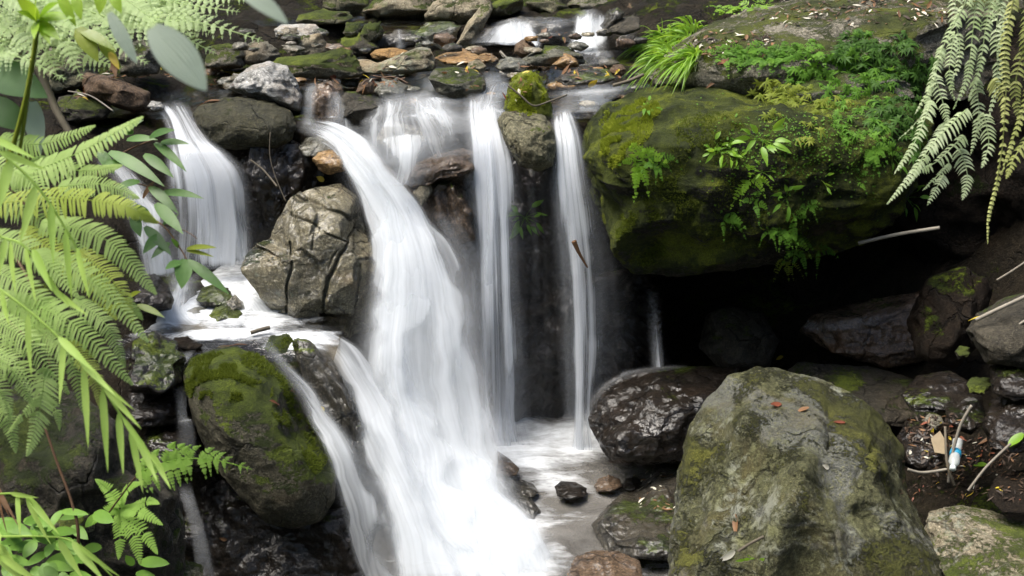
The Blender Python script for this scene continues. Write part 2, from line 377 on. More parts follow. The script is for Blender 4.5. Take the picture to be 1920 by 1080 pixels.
rock('long tan boulder with yellow moss on its front', [(508,122),(520,108),(570,104),(605,100),(640,90),(660,96),(672,115),(682,138),(668,146),(600,148),(530,142)], 8.0, .55, M('tan', .42, .2, .2), group=UP, sub=5)
rock('pale triangular boulder with a whitish edge', [(668,130),(715,116),(760,98),(790,88),(806,92),(816,112),(812,132),(760,138),(690,138)], 8.15, .45, M('tan', .08, .3, .5), group=UP, sub=5, cuts=7)
rock('orange brown flat stone behind the pale triangular boulder', [(694,102),(705,93),(740,90),(764,95),(758,108),(725,113),(700,110)], 8.7, .3, M('orange', 0, .6), group=UP, sub=4)
rock('flat tan stone lying in the shallow water', [(640,124),(660,114),(690,112),(712,120),(700,132),(660,136)], 8.3, .4, M('tan', .05, .6), group=UP, sub=4)
rock('low orange slab under the tilted tan pillar', [(815,108),(838,98),(885,96),(925,102),(935,112),(900,120),(835,120)], 8.55, .5, M('orange', 0, .7), group=UP, sub=4)
rock('small rounded tan stone beside the dark slate stone', [(872,132),(880,116),(898,112),(912,124),(908,136),(888,140)], 8.0, .25, M('tan', .2, .4), group=UP, sub=4)
rock('dark slate coloured stone with a smooth slanted top', [(928,126),(938,112),(960,108),(985,114),(996,120),(985,132),(945,136)], 8.0, .3, M('slate', 0, .7), group=UP, sub=4)
rock('long low grey green boulder below the white rapid', [(978,112),(1000,98),(1035,88),(1070,92),(1092,104),(1098,118),(1070,124),(1000,122)], 8.2, .4, M('slate', .25, .5), group=UP, sub=4)
rock('shiny amber stone against the low grey green boulder', [(1034,122),(1050,108),(1068,102),(1082,112),(1086,124),(1062,128)], 8.0, .25, M('orange', 0, .9), group=UP, sub=4)
rock('two-toned round cobble with an ochre face below the ledge', [(964,100),(966,84),(980,74),(996,78),(1008,92),(1002,106),(980,108)], 8.8, .3, M('brown', .1, .6), group=UP, sub=4)
rock('pinkish angular stone on the gravel by the mossy ledge', [(1142,132),(1150,122),(1165,120),(1174,130),(1168,142),(1150,140)], 7.7, .2, M('brown', 0, .3), group=UP, sub=4)
rock('flat dark shelf of stone with drips on its front', [(1040,150),(1062,132),(1100,128),(1140,130),(1155,148),(1130,158),(1060,160)], 7.6, .4, M('dark', .2, .7), group=UP, sub=5, box=4)
# ---- left of the stream
rock('big mossy boulder under the hanging pale ferns', [(84,150),(92,122),(122,100),(158,96),(180,112),(184,138),(165,160),(110,176),(88,172)], 7.5, .7, M('olive', .35, .2, .4), group=UP, sub=5)
rock('reddish brown block of stone with a dark end', [(152,142),(165,136),(205,144),(250,160),(282,174),(280,205),(255,212),(205,196),(160,176)], 7.15, .45, M('brown', .05, .2), group=UP, sub=5, box=4.5, cuts=3, lump=.05)
rock('dark low stone under the reddish brown block', [(104,198),(112,182),(150,178),(200,186),(212,205),(195,222),(130,226)], 7.0, .4, M('dark', .3, .4), group=UP, sub=4)
rock('shaded grey boulder behind the pleated leaf', [(220,112),(232,86),(262,78),(292,86),(304,112),(296,138),(250,142),(226,136)], 7.9, .5, M('grey', .2, .2), group=UP, sub=4)
rock('small grey rock at the left behind the fern stems', [(70,110),(85,92),(110,90),(120,104),(108,116),(78,120)], 8.0, .35, M('grey', .1, .3), group=UP, sub=4)
rock('whitish wrinkled boulder glinting above the round black one', [(430,166),(442,146),(470,124),(505,115),(538,124),(556,150),(566,180),(562,208),(530,206),(490,188),(450,176)], 7.35, .6, M('pale', 0, .7, 0, .3), group=UP, sub=6, rough=.05)
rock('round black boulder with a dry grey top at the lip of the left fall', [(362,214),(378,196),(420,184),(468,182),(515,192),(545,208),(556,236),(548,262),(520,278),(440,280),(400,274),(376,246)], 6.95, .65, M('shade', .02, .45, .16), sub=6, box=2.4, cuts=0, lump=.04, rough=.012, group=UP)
rock('white stone in the shallows at the head of the left fall', [(276,200),(284,190),(302,192),(308,202),(290,208)], 6.95, .12, M('pale', 0, .5), group=UP, sub=4)
rock('brown wet rock between the two thin spouts', [(584,180),(592,158),(620,152),(642,162),(648,200),(640,235),(600,240),(585,220)], 7.15, .4, M('brown', .05, .9), group=UP, sub=5)
rock('dark square block beside the two thin spouts', [(637,186),(650,172),(690,172),(716,186),(728,222),(715,240),(660,242),(640,232)], 7.0, .4, M('dark', .1, .4), group=UP, sub=5, box=4.5)
rock('rounded red brown cobble on top of the dark square block', [(668,172),(674,156),(688,148),(700,156),(702,174),(686,180)], 7.1, .16, M('brown', 0, .6), group=UP, sub=4)
rock('grey stone with green flecks beside the litter jam', [(803,146),(815,130),(850,126),(890,130),(908,146),(912,166),(892,182),(850,184),(820,174)], 7.3, .45, M('slate', .22, .5, .3), group=UP, sub=5)
rock('flat wet stone under the litter jam', [(700,172),(712,154),(745,150),(765,162),(756,180),(720,186)], 7.3, .35, M('slate', 0, .9), group=UP, sub=4)
rock('stone capped with bright yellow green moss above the right fall', [(946,205),(952,165),(966,142),(986,132),(1006,138),(1020,160),(1034,195),(1036,222),(1000,232),(955,225)], 6.9, .45, M('olive', .95, .1, 0, 0, 1., 1., ((.05,.06,.01),(.16,.19,.02),(.26,.29,.03)), .35), group=UP, sub=5)
rock('smooth olive brown boulder hanging between two falls', [(932,226),(945,210),(985,210),(1020,216),(1038,240),(1044,272),(1036,310),(1010,322),(975,310),(950,272)], 6.55, .5, M('olive', .12, .25, .1), sub=6, box=2.6, cuts=3, lump=.06, group=UP)
rock('shiny grey rock half veiled by the fan of water', [(704,262),(716,240),(755,232),(790,240),(800,262),(776,278),(730,284)], 6.78, .3, M('grey', 0, 1.), group=UP, sub=5, rough=.05)
rock('dark rock veiled by water next to the shiny grey one', [(795,255),(820,238),(852,244),(862,266),(840,278),(805,278)], 6.8, .3, M('dark', 0, 1.), group=UP, sub=4)
rock('pinkish brown boulder jutting beside the central fall', [(756,336),(775,308),(815,290),(865,278),(888,284),(890,318),(860,332),(825,338),(800,352),(770,352)], 6.55, .45, M('brown', 0, .8, 0, .5), group=UP, sub=6, cuts=7)
rock('angular tan stone with a whitish edge beside the main cascade', [(774,362),(785,344),(806,342),(812,358),(800,378),(788,390)], 6.4, .18, M('tan', 0, .6), group=UP, sub=4, cuts=9)
rock('fissured dark rock with a green mossy ridge left of the central fall', [(800,356),(818,340),(846,338),(872,360),(888,400),(892,450),(860,458),(825,430),(805,395)], 6.5, .4, M('brown', .32, .7), group=UP, sub=5, cuts=8,
     lines=[([(830,360),(850,430)], 7, -.05), ([(848,345),(880,400)], 8, .04)])
rock('orange stone perched at the head of the main cascade', [(585,298),(596,286),(622,280),(648,286),(658,300),(650,320),(615,328),(598,318)], 6.62, .24, M('orange', 0, .8), sub=5, cuts=8, group=UP)
rock('flat dripping slab behind the orange stone', [(560,276),(575,258),(620,254),(648,262),(645,282),(620,292),(570,294)], 6.85, .35, M('slate', 0, .95), group=UP, sub=5, box=4)
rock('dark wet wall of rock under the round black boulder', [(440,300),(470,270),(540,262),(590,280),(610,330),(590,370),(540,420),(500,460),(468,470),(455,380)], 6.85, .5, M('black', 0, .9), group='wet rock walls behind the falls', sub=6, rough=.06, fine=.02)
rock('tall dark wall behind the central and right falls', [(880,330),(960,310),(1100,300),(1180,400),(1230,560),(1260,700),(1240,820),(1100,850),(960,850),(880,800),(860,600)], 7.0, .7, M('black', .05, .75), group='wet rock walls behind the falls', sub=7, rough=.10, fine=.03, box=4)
# ---- main slab and cascade rocks
rock('big tan slab split into blocks by dark cracks between the two cascades',
     [(450,505),(462,476),(484,456),(508,448),(522,412),(548,368),(590,348),(640,345),(668,368),(680,415),(706,455),(714,492),(702,560),(694,620),(666,655),(612,628),(540,616),(505,582),(482,548),(462,525)],
     6.25, .8, M('slab', .14, 1., .20, .3, 1., 1.3), sub=7, box=5., cuts=14, lump=.03, rough=.010, fine=.007, pitch=-.5, seed=22,
     blocks=[(500,540,1.,-.035,.30,.15), (552,420,1.,.03,.10,-.18), (622,450,1.,.0,-.16,.12), (574,555,.6,.025,-.16,.16), (640,545,.6,.045,.18,.10), (694,545,.5,-.05,-.30,.1), (628,372,1.3,-.055,.15,.3), (640,622,1.3,-.045,.1,.2), (690,455,1.,-.07,-.15,.3)],
     lines=[([(542,455),(546,500),(538,540),(533,625)], 1.7, -.05), ([(668,420),(643,468),(614,520),(600,630)], 2.2, -.06), ([(545,402),(575,412),(610,440),(652,456)], 1.4, -.03),
            ([(556,366),(585,378),(612,396),(660,410),(695,440)], 4, -.05), ([(600,588),(640,590),(692,612)], 1.6, -.04), ([(674,495),(668,575)], 1.5, -.03), ([(590,352),(620,388)], 1.8, -.04), ([(590,425),(586,470)], 1.3, -.02), ([(615,500),(630,470)], 1.3, -.02)])
rock('rock core under the main cascade showing pale wet streaks', [(640,300),(700,290),(770,350),(840,430),(885,520),(897,600),(915,720),(905,840),(840,900),(740,900),(690,800),(680,650),(706,480)],
     6.75, .8, M('brown', 0, .95), group='wet rock walls behind the falls', sub=6, box=3)
rock('dark wet wedge of rock between the stream branches', [(548,640),(580,640),(628,690),(668,755),(700,845),(728,930),(752,1090),(700,1110),(640,900),(600,780),(565,700)],
     5.45, .5, M('dark', .22, .85), group='wet rock walls behind the falls', sub=6, rough=.05, fine=.02)
rock('small mossy rock at the brink right of the big mossy boulder', [(486,650),(505,628),(540,626),(565,650),(578,700),(560,712),(520,690)], 5.55, .3, M('olive', .5, .3), sub=5, group=UP)
rock('big rounded boulder with a mossy green crown in the lower left',
     [(344,705),(356,672),(395,656),(440,650),(490,668),(535,700),(580,760),(610,830),(630,890),(626,940),(600,978),(550,992),(500,982),(450,930),(400,870),(362,790)],
     5.15, .85, M('mossrock', .46, .35, .03, 0, 1., 1., ((.020,.028,.006),(.065,.088,.010),(.14,.18,.016)), .62), sub=7, box=2.5, cuts=2, lump=.05, rough=.012, fine=.005, roll=.5)
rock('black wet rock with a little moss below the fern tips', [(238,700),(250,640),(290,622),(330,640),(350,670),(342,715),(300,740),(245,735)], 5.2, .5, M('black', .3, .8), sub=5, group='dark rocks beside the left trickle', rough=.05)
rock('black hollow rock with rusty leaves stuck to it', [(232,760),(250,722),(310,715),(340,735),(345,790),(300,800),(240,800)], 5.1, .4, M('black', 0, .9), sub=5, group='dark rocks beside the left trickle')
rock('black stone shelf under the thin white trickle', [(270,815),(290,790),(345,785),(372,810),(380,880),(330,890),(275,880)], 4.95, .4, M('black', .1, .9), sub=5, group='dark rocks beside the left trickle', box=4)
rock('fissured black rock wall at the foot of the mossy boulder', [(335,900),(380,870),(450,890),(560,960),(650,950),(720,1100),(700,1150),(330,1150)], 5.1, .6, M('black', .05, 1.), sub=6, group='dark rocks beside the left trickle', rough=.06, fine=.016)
rock('small dark mossy stone in the middle of the left pool', [(368,562),(378,540),(402,533),(428,540),(438,558),(420,574),(385,574)], 6.15, .25, M('dark', .45, .7), sub=5, group='stones in the left pool')
rock('low green stone lapped by water below the dark mossy one', [(392,592),(405,574),(432,570),(456,588),(458,606),(430,616),(402,610)], 5.95, .25, M('dark', .55, .8), sub=5, group='stones in the left pool')
rock('small bare grey stone between the two mossy pool stones', [(424,566),(440,556),(456,566),(460,580),(440,586),(428,578)], 6.05, .14, M('grey', 0, .9), sub=4, group='stones in the left pool')
rock('veiled grey lilac stone under rushing water in the left pool', [(330,605),(345,582),(385,576),(410,590),(412,612),(370,622),(338,620)], 5.95, .3, M('slate', 0, .8), sub=4, group='stones in the left pool')
rock('rust topped black rock beside the left pool', [(240,560),(262,525),(290,512),(315,535),(326,562),(320,580),(270,588)], 5.8, .45, M('black', 0, .7), sub=5, group='stones in the left pool')
rock('black curled slab lying on the lip of the left pool', [(318,642),(330,633),(355,634),(380,648),(370,655),(330,654)], 5.5, .12, M('black', .1, .6), sub=4, group='stones in the left pool')
# ---- left bank
rock('mossy shaded bank wall in the bottom left corner', [(-60,760),(40,720),(150,740),(230,800),(270,850),(330,900),(345,1000),(340,1150),(-60,1150)], 4.05, .8, M('dark', .48, .3, 0, 0, 1., 1.2, ((.014,.020,.005),(.045,.065,.010),(.09,.12,.015)), .25), sub=6, name='bank_rock', rough=.05, group='rocks of the left bank')
rock('rounded green cushion of rock low on the left bank', [(92,980),(100,935),(130,918),(168,922),(182,955),(176,995),(130,1005)], 3.75, .4, M('olive', .4, .2), sub=5, group='rocks of the left bank')
rock('pale mossy stone at the bottom beside the trickle', [(262,960),(290,925),(330,930),(345,980),(330,1020),(275,1010)], 4.1, .4, M('olive', .3, .3, .3), sub=5, group='rocks of the left bank')
rock('grey green stone in the bottom corner below the small fern', [(255,1090),(280,1050),(330,1045),(380,1060),(385,1120),(260,1130)], 3.95, .4, M('olive', .25, .3, .3), sub=5, group='rocks of the left bank')
# ---- right side
rock('huge dark boulder with mossy face overhanging the black hollow',
     [(1094,285),(1102,235),(1135,200),(1200,172),(1290,156),(1420,150),(1560,148),(1690,165),(1745,230),(1725,330),(1690,400),(1625,450),(1525,482),(1400,500),(1260,514),(1190,508),(1158,482),(1142,430),(1118,385),(1098,335)],
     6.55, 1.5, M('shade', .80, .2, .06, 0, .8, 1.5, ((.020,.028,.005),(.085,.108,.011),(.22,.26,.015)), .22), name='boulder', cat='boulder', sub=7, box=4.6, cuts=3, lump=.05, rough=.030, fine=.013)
rock('flat-topped mossy rock ledge behind the huge boulder',
     [(1212,158),(1222,128),(1262,92),(1320,50),(1400,18),(1500,0),(1700,-15),(1900,-10),(1980,60),(1940,140),(1800,185),(1600,190),(1400,180),(1290,170)],
     7.6, 2.0, M('grey', .44, .1, .2, 0, 1., 1., ((.020,.026,.006),(.070,.082,.016),(.12,.14,.016)), .3), name='boulder', cat='boulder', sub=7, box=4, cuts=3, lump=.05, rough=.02)
rock('grey flat stepping ledge on top of the huge boulder', [(1440,175),(1452,150),(1500,138),(1600,135),(1700,150),(1715,185),(1600,205),(1480,195)], 6.6, .5, M('slate', .3, .2), sub=5, box=4, group='rocks on the huge boulder')
rock('black glistening boulder where the right fall lands',
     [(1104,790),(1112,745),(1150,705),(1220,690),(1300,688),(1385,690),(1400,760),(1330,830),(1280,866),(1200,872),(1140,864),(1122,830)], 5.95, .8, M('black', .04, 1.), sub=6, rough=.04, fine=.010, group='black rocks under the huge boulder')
FB = [([(1420,700),(1405,760),(1375,840),(1345,930),(1330,1090)], 26, .06), ([(1500,895),(1480,960),(1440,1090)], 38, .13), ([(1500,895),(1560,990),(1590,1090)], 26, .07), ([(1500,893),(1470,900),(1440,930),(1415,1000)], 3, -.02), ([(1545,740),(1552,790),(1549,840)], 2.5, -.02), ([(1500,893),(1540,920),(1562,990),(1575,1050)], 3, -.02),
      ([(1385,880),(1420,955),(1400,1080)], 14, -.012), ([(1545,735),(1553,790),(1548,850)], 4, -.015), ([(1440,830),(1500,855),(1580,880)], 9, .025),
      ([(1430,850),(1500,900)], 18, -.015), ([(1560,900),(1575,960),(1600,1080)], 14, -.014), ([(1320,770),(1290,880),(1275,1000)], 22, .04), ([(1340,840),(1310,960),(1290,1080)], 14, -.010),
      ([(1650,830),(1690,960),(1740,1080)], 30, .05), ([(1620,960),(1680,1090)], 14, -.010), ([(1380,750),(1450,770),(1540,765)], 22, -.02)]
rock('big grey green boulder with ridges in the lower right foreground',
     [(1250,1170),(1258,1040),(1268,950),(1277,880),(1296,800),(1330,745),(1372,706),(1420,692),(1480,699),(1545,716),(1605,746),(1662,792),(1696,850),(1702,930),(1732,1000),(1772,1060),(1800,1170),(1520,1200)],
     4.35, 1.3, M('ridge', .56, .55, .46, .15, 1., 1.4, ((.048,.050,.012),(.110,.114,.024),(.21,.21,.04)), .05, (.165,.168,.150)), name='boulder', cat='boulder', sub=7, box=2.7, cuts=0, lump=.04, rough=.018, fine=.010, lines=FB, planes=[((-.8,-.35,.5),.74), ((.75,-.25,.55),.76), ((-.05,-.62,.78),.80), ((.35,-.8,.45),.80), ((-.45,-.85,.25),.80), ((0,.1,1),.90)])
rock('bright mossy boulder in the bottom right corner', [(1735,990),(1742,960),(1790,948),(1850,956),(1930,985),(1990,1040),(1980,1120),(1850,1130),(1780,1090),(1750,1040)], 4.0, .7, M('tan', .52, .1, .55, 0, 1., 1.2, ((.04,.052,.010),(.14,.18,.025),(.27,.31,.06)), .2), name='boulder', cat='boulder', sub=6, rough=.03)
rock('mossy bank coloured near-black for the shadowed recess behind the hanging ferns on the right', [(1690,70),(1800,40),(2050,0),(2250,200),(2200,500),(2050,590),(1850,575),(1720,490),(1650,430),(1730,300)], 7.3, 1.2, M('black', .45, .3, 0, 0, 1., 1.2, ((.008,.011,.003),(.02,.03,.006),(.04,.055,.008)), .25), name='bank_rock', sub=6, rough=.05, group='rocks of the right bank')  # rock added for the recess; near-black stone and moss carry its shadow
RS = 'dark rocks in the right hollow'
rock('wide dark wet rock in the hollow right of the falls', [(1310,650),(1325,590),(1370,575),(1430,590),(1460,640),(1440,690),(1360,700)], 6.9, .6, M('dark', .1, .4), sub=5, group=RS)
rock('wet brown boulder with a white glint deep in the hollow', [(1500,620),(1520,590),(1580,575),(1650,560),(1740,545),(1790,570),(1800,630),(1760,670),(1660,690),(1560,660)], 6.7, .7, M('brown', .1, .9), sub=6, group=RS)
rock('dim boulder lining the floor of the hollow', [(1440,720),(1500,680),(1640,690),(1740,720),(1760,790),(1660,800),(1500,760)], 6.0, .7, M('dark', .1, .4), sub=5, group=RS)
rock('slanting brown rock at the right edge below the hanging fern', [(1812,620),(1830,590),(1880,560),(1960,540),(1980,640),(1920,690),(1850,680)], 5.0, .6, M('dark', .15, .3), sub=5, group=RS, cuts=8)
rock('wet black block at the right edge under the slanting brown rock', [(1855,690),(1880,665),(1960,650),(1980,740),(1900,750),(1860,735)], 4.8, .5, M('black', .05, .9), sub=5, group=RS)
rock('glistening black rock at the right edge above the litter', [(1842,800),(1860,750),(1910,730),(1970,735),(1980,830),(1910,850),(1860,845)], 4.6, .5, M('black', 0, 1.), sub=6, group=RS, rough=.05)
rock('little green mossy stone in the dark right of the hollow', [(1812,720),(1822,708),(1850,710),(1860,722),(1845,736),(1820,734)], 4.9, .14, M('dark', .6, .3), sub=4, group=RS)
rock('tiny mossy stone above the little green one', [(1790,660),(1800,648),(1818,652),(1816,668),(1798,672)], 5.2, .12, M('dark', .6, .3), sub=4, group=RS)
rock('rounded dark stone against the ridged boulder', [(1682,820),(1700,790),(1740,792),(1765,820),(1770,870),(1730,885),(1690,870)], 4.75, .4, M('black', .05, .8), sub=5, group=RS)
rock('grey pebble among the litter beside the dark stone', [(1728,788),(1742,776),(1764,780),(1770,794),(1750,802)], 4.85, .12, M('grey', 0, .3), sub=4, group=RS)
rock('flat dark stone behind the mossy corner boulder', [(1850,930),(1870,890),(1930,880),(1980,900),(1970,960),(1880,960)], 4.3, .4, M('black', .1, .6), sub=5, group=RS)
# ---- lower pool
PO = 'rocks of the lower pool'
rock('brown triangular rock wet with spray below the central fall', [(915,886),(922,858),(934,846),(952,858),(974,878),(968,892),(935,896)], 5.85, .28, M('brown', 0, .8), sub=5, group=PO, cuts=7)
rock('angular grey rock splashed by the main cascade', [(895,905),(915,892),(945,888),(968,905),(990,930),(1018,960),(1018,985),(960,985),(910,950)], 5.55, .4, M('dark', .06, 1.), sub=6, group=PO, cuts=12, rough=.04)
rock('dark pointed rock touching the angular grey rock', [(965,905),(980,900),(1000,908),(1010,922),(1000,932),(975,930)], 5.62, .2, M('dark', 0, .9), sub=4, group=PO)
rock('black square stone in the middle of the lower pool', [(1040,912),(1052,902),(1080,904),(1100,916),(1098,930),(1070,938),(1045,930)], 5.6, .24, M('black', 0, .8), sub=5, group=PO, box=4, cuts=8)
rock('rounded reddish brown stone in the lower pool', [(1114,912),(1122,898),(1142,890),(1162,898),(1166,912),(1145,922),(1120,922)], 5.7, .22, M('brown', 0, .9), sub=5, group=PO)
rock('small dark stone at the right rim of the lower pool', [(1166,908),(1176,896),(1196,896),(1204,906),(1190,918),(1172,918)], 5.72, .18, M('black', 0, 1.), sub=4, group=PO)
rock('broad flat brown rock sloping into the lower pool', [(1110,985),(1145,945),(1190,908),(1240,880),(1300,875),(1310,1050),(1230,1050),(1140,1040)], 5.35, 1.1, M('dark', .12, .8), sub=5, group=PO, box=3, rough=.02)
rock('round brown rock at the bottom of the lower pool', [(1064,1075),(1078,1045),(1110,1032),(1160,1034),(1198,1052),(1206,1085),(1190,1130),(1080,1130)], 4.62, .4, M('brown', 0, .9), sub=6, group=PO, box=2.3, cuts=2)
rock('small black stone in the corner between pool and ridged boulder', [(1218,1085),(1225,1068),(1245,1064),(1262,1074),(1260,1100),(1225,1105)], 4.85, .2, M('black', 0, .9), sub=4, group=PO)
rock('low gravel coloured stone barely above the pool', [(1180,1000),(1200,985),(1245,985),(1258,1000),(1240,1012),(1195,1012)], 5.1, .2, M('brown', .1, .8), sub=4, group=PO)

_rc = random.Random(3)
for k in range(110):
    x = _rc.uniform(250, 1200); y = _rc.uniform(92, 205) if k < 84 else _rc.uniform(60, 95)
    if x < 560 and y > 170: y = 150
    w_ = _rc.uniform(9, 24); h_ = w_*_rc.uniform(.28, .5); an = [i*math.pi/4 for i in range(8)]
    pc = _rc.choice([('slate', 0, .9), ('brown', 0, .8), ('grey', .1, .8), ('dark', .2, .9), ('tan', .05, .7), ('orange', 0, .8)])
    wc = {'slate': 'slate grey', 'brown': 'reddish brown', 'grey': 'light grey', 'dark': 'blackish', 'tan': 'tan', 'orange': 'orange brown'}[pc[0]]
    wh = 'on the top step of the stream' if y <= 95 else 'between the round black boulder and the whitish boulder' if x < 560 else 'around the litter jam and the pale triangular boulder' if x < 880 else 'below the top rapid'
    rock('small wet '+wc+' cobble '+wh, [(x+w_*math.cos(q)*_rc.uniform(.8, 1.1), y+h_*math.sin(q)*_rc.uniform(.8, 1.1)) for q in an], None, w_*1.6*7.5/FPX,
         M(*pc), 'cobble', 'cobble', 3, group='cobbles of the upper stream', z=-1.36 if y > 95 else -1.12)

rock('low black rock on the floor of the right hollow behind the ridged boulder', [(1690,740),(1720,705),(1780,695),(1815,715),(1820,755),(1780,775),(1710,770)], 5.3, .5, M('black', .1, .8), sub=5, group=RS)
rock('rusty black rock between the litter and the right edge', [(1770,760),(1800,735),(1840,742),(1850,790),(1820,815),(1780,800)], 4.95, .4, M('black', .15, .7), sub=5, group=RS)
rock('tall black rock under the bank behind the slanting brown rock', [(1700,600),(1740,520),(1810,500),(1860,540),(1840,640),(1790,690),(1720,670)], 6.0, .6, M('black', .2, .6), sub=5, group=RS)
# ---------- stream bed: profile columns (x: nine (y, z) points), rounded and roughened ----------
COLS = [(-14, [(-3,3),(1,3),(3,3.1),(4.5,3.2),(6,3.4),(7,3.6),(9,3.8),(10,4),(14,5.5),(60,24)]),
 (-5, [(-3,-.9),(1,-.9),(3,-.8),(4.5,-.7),(6,-.6),(7,-.5),(9,-.3),(10,-.1),(14,1.2),(60,18)]),
 (-2.7, [(-3,-3.4),(2,-3.2),(3.9,-2.9),(4.7,-2.3),(6,-1.85),(6.9,-1.45),(9.2,-1.3),(9.7,-1.1),(13,-.65),(60,14)]),
 (-1.75, [(-3,-4.4),(2.5,-3.7),(4.7,-3.6),(5.3,-2.5),(6.75,-2.42),(7.0,-1.47),(9.3,-1.40),(9.75,-1.16),(13,-.8),(60,12)]),
 (-1.2, [(-3,-4.5),(2.5,-3.8),(5.0,-3.65),(5.45,-2.5),(6.75,-2.42),(7.0,-1.47),(9.3,-1.40),(9.75,-1.16),(13,-.85),(60,12)]),
 (-.75, [(-3,-4.5),(2.5,-3.8),(5.6,-3.65),(6.2,-2.9),(6.75,-2.3),(7.05,-1.47),(9.3,-1.40),(9.75,-1.16),(13,-.85),(60,12)]),
 (-.2, [(-3,-4.5),(2.5,-3.8),(6.7,-3.6),(6.9,-2.9),(7.0,-2.2),(7.1,-1.47),(9.3,-1.40),(9.75,-1.16),(13,-.85),(60,12)]),
 (.7, [(-3,-4.5),(2.5,-3.8),(6.9,-3.5),(7.1,-2.9),(7.15,-2.2),(7.1,-1.44),(9.3,-1.38),(9.75,-1.14),(13,-.8),(60,12)]),
 (1.1, [(-3,-4.4),(2.5,-3.7),(7.0,-3.4),(8.2,-2.9),(8.2,-2.0),(7.3,-1.50),(9.2,-1.25),(9.7,-1.05),(13,-.7),(60,12)]),
 (2.3, [(-3,-3.7),(2.5,-3.4),(6.2,-3.15),(8.4,-2.7),(8.3,-1.8),(7.4,-1.35),(9.0,-1.0),(9.6,-.9),(13,-.4),(60,13)]),
 (3.5, [(-3,-2.9),(2.5,-2.6),(5.0,-2.5),(6.6,-1.7),(7.0,-1.3),(7.5,-1.0),(9.0,-.8),(9.8,-.6),(13,0),(60,14)]),
 (6, [(-3,1.2),(1,1.3),(3.2,1.4),(5,1.5),(6.5,1.7),(7.5,1.9),(9,2.1),(10,2.3),(14,3.6),(60,20)]),
 (14, [(-3,6),(1,6),(3,6),(5,6.2),(6.5,6.4),(7.5,6.6),(9,7),(10,7.2),(14,9),(60,30)])]
xs = np.concatenate([np.linspace(-14, -3.2, 25)[:-1], np.linspace(-3.2, 3.4, 190), np.linspace(3.4, 14, 25)[1:]])
tt = np.concatenate([np.linspace(0, 1, 12)[:-1], np.linspace(1, 7, 230)[:-1], np.linspace(7, 8, 40)[:-1], np.linspace(8, 9, 20)])
cx = np.array([c[0] for c in COLS], float); cp = np.array([c[1] for c in COLS], float)
prof = np.empty((len(xs), 10, 2))
for k in range(10):
    for q in range(2): prof[:, k, q] = np.interp(xs, cx, cp[:, k, q])
i = np.clip(tt.astype(int), 0, 8); f = tt-i
g = prof[:, i]*(1-f)[None, :, None]+prof[:, i+1]*f[None, :, None]
V = np.empty((len(xs), len(tt), 3)); V[..., 0] = xs[:, None]; V[..., 1:] = g
V = V.transpose(1, 0, 2).reshape(-1, 3)
dsp = np.stack([fbm(V*2.2+31, 5, 4), fbm(V*2.2+71, 6, 4), fbm(V*2.2+11, 7, 4)], 1)
V = V+dsp*np.array([.05, .07, .055])+np.stack([0*V[:, 0], 0*V[:, 0], .02*ridged(V*7, 9, 3)], 1)
props(mk('streambed', V, gridF(len(xs), len(tt)), rock_mat('bed', .10, .5, .0, 0, 1., 1.2), attrs=None), kind='structure')

# ---------- still and shallow water ----------
# ---------- plants ----------
rnd = random.Random(5)
def strip_leaf(acc, base, d, N, L, W, shape='lance', droop=0., fold=.18, n=5, a=None, wav=0., gz=0.):
    """one leaf: three columns of points along d, V-folded on its midrib, bending towards -N and towards the ground"""
    d = nrm(d); c = nrm(np.cross(N, d)); N2 = np.cross(d, c)
    s = np.linspace(0, 1, n)
    if shape == 'lance': w = np.sin(np.pi*np.clip(s*.93+.07, 0, 1))**.8*(1-.35*s)
    elif shape == 'lobe': w = np.where(s < .7, 1-.15*s, np.sqrt(np.clip(1-((s-.7)/.3)**2, 0, 1))*.9); w[0] = 1.
    elif shape == 'blade': w = np.clip(s*6+.25, 0, 1)*np.clip((1-s)*1.7, 0, 1)**.8
    elif shape == 'round': w = np.sin(np.pi*np.clip(s, .03, 1))**.6*(1.15-.35*s)
    else: w = np.sin(np.pi*(s*.9+.1))
    w[-1] = max(w[-1], .01)
    cen = base+np.outer(s*L, d)-np.outer(droop*L*s*s, N2)-np.outer(gz*L*s*s, [0, 0, 1.])
    if wav: cen = cen+np.outer(wav*L*np.sin(s*7+rnd.random()*6), N2)
    hw = (w*W/2)[:, None]
    V = np.stack([cen-hw*c+fold*hw*N2, cen, cen+hw*c+fold*hw*N2], 1).reshape(-1, 3)
    acc.add(V, gridF(3, n), rnd.random() if a is None else a)
def comb(acc, pts, hw, n, N, lw=1.25, dens=1., drop=0., ang=.35, droop=.25, peak=.3, base=.65, rr=.0016, shape='lobe', fold=.2, gz=0., a=None, jit=.08, nn=5, tipmin=.08):
    """fern axis with two rows of lobes"""
    n = int(n*dens); C = catmull(pts, max(12, n+2)); T = nrm(np.gradient(C, axis=0)); L = np.linalg.norm(np.diff(C, axis=0), axis=1).sum()
    tube(acc, C[::max(1, len(C)//8)].tolist()+[C[-1].tolist()], rr, rr*.3, 10, 4, .25)
    pitch = L/n; a0 = rnd.random() if a is None else a
    for i in range(n):
        t = (i+.5)/n; k = min(len(C)-1, int(t*(len(C)-1))); b = C[k]; tt_ = T[k]
        pr = (base+(1-base)*min(1, t/peak)) if t < peak else max(tipmin, ((1-t)/(1-peak))**.75)
        for sg in (-1, 1):
            if rnd.random() < drop: continue
            sd = nrm(np.cross(N, tt_))*sg
            aa = ang+rnd.uniform(-jit, jit)
            d = nrm(sd*math.cos(aa)+tt_*math.sin(aa))
            strip_leaf(acc, b, d, N, hw*pr*rnd.uniform(.92, 1.05), pitch*lw, shape, droop*rnd.uniform(.6, 1.4), fold, nn, min(1, max(0, a0+rnd.uniform(-.25, .25))), gz=gz)
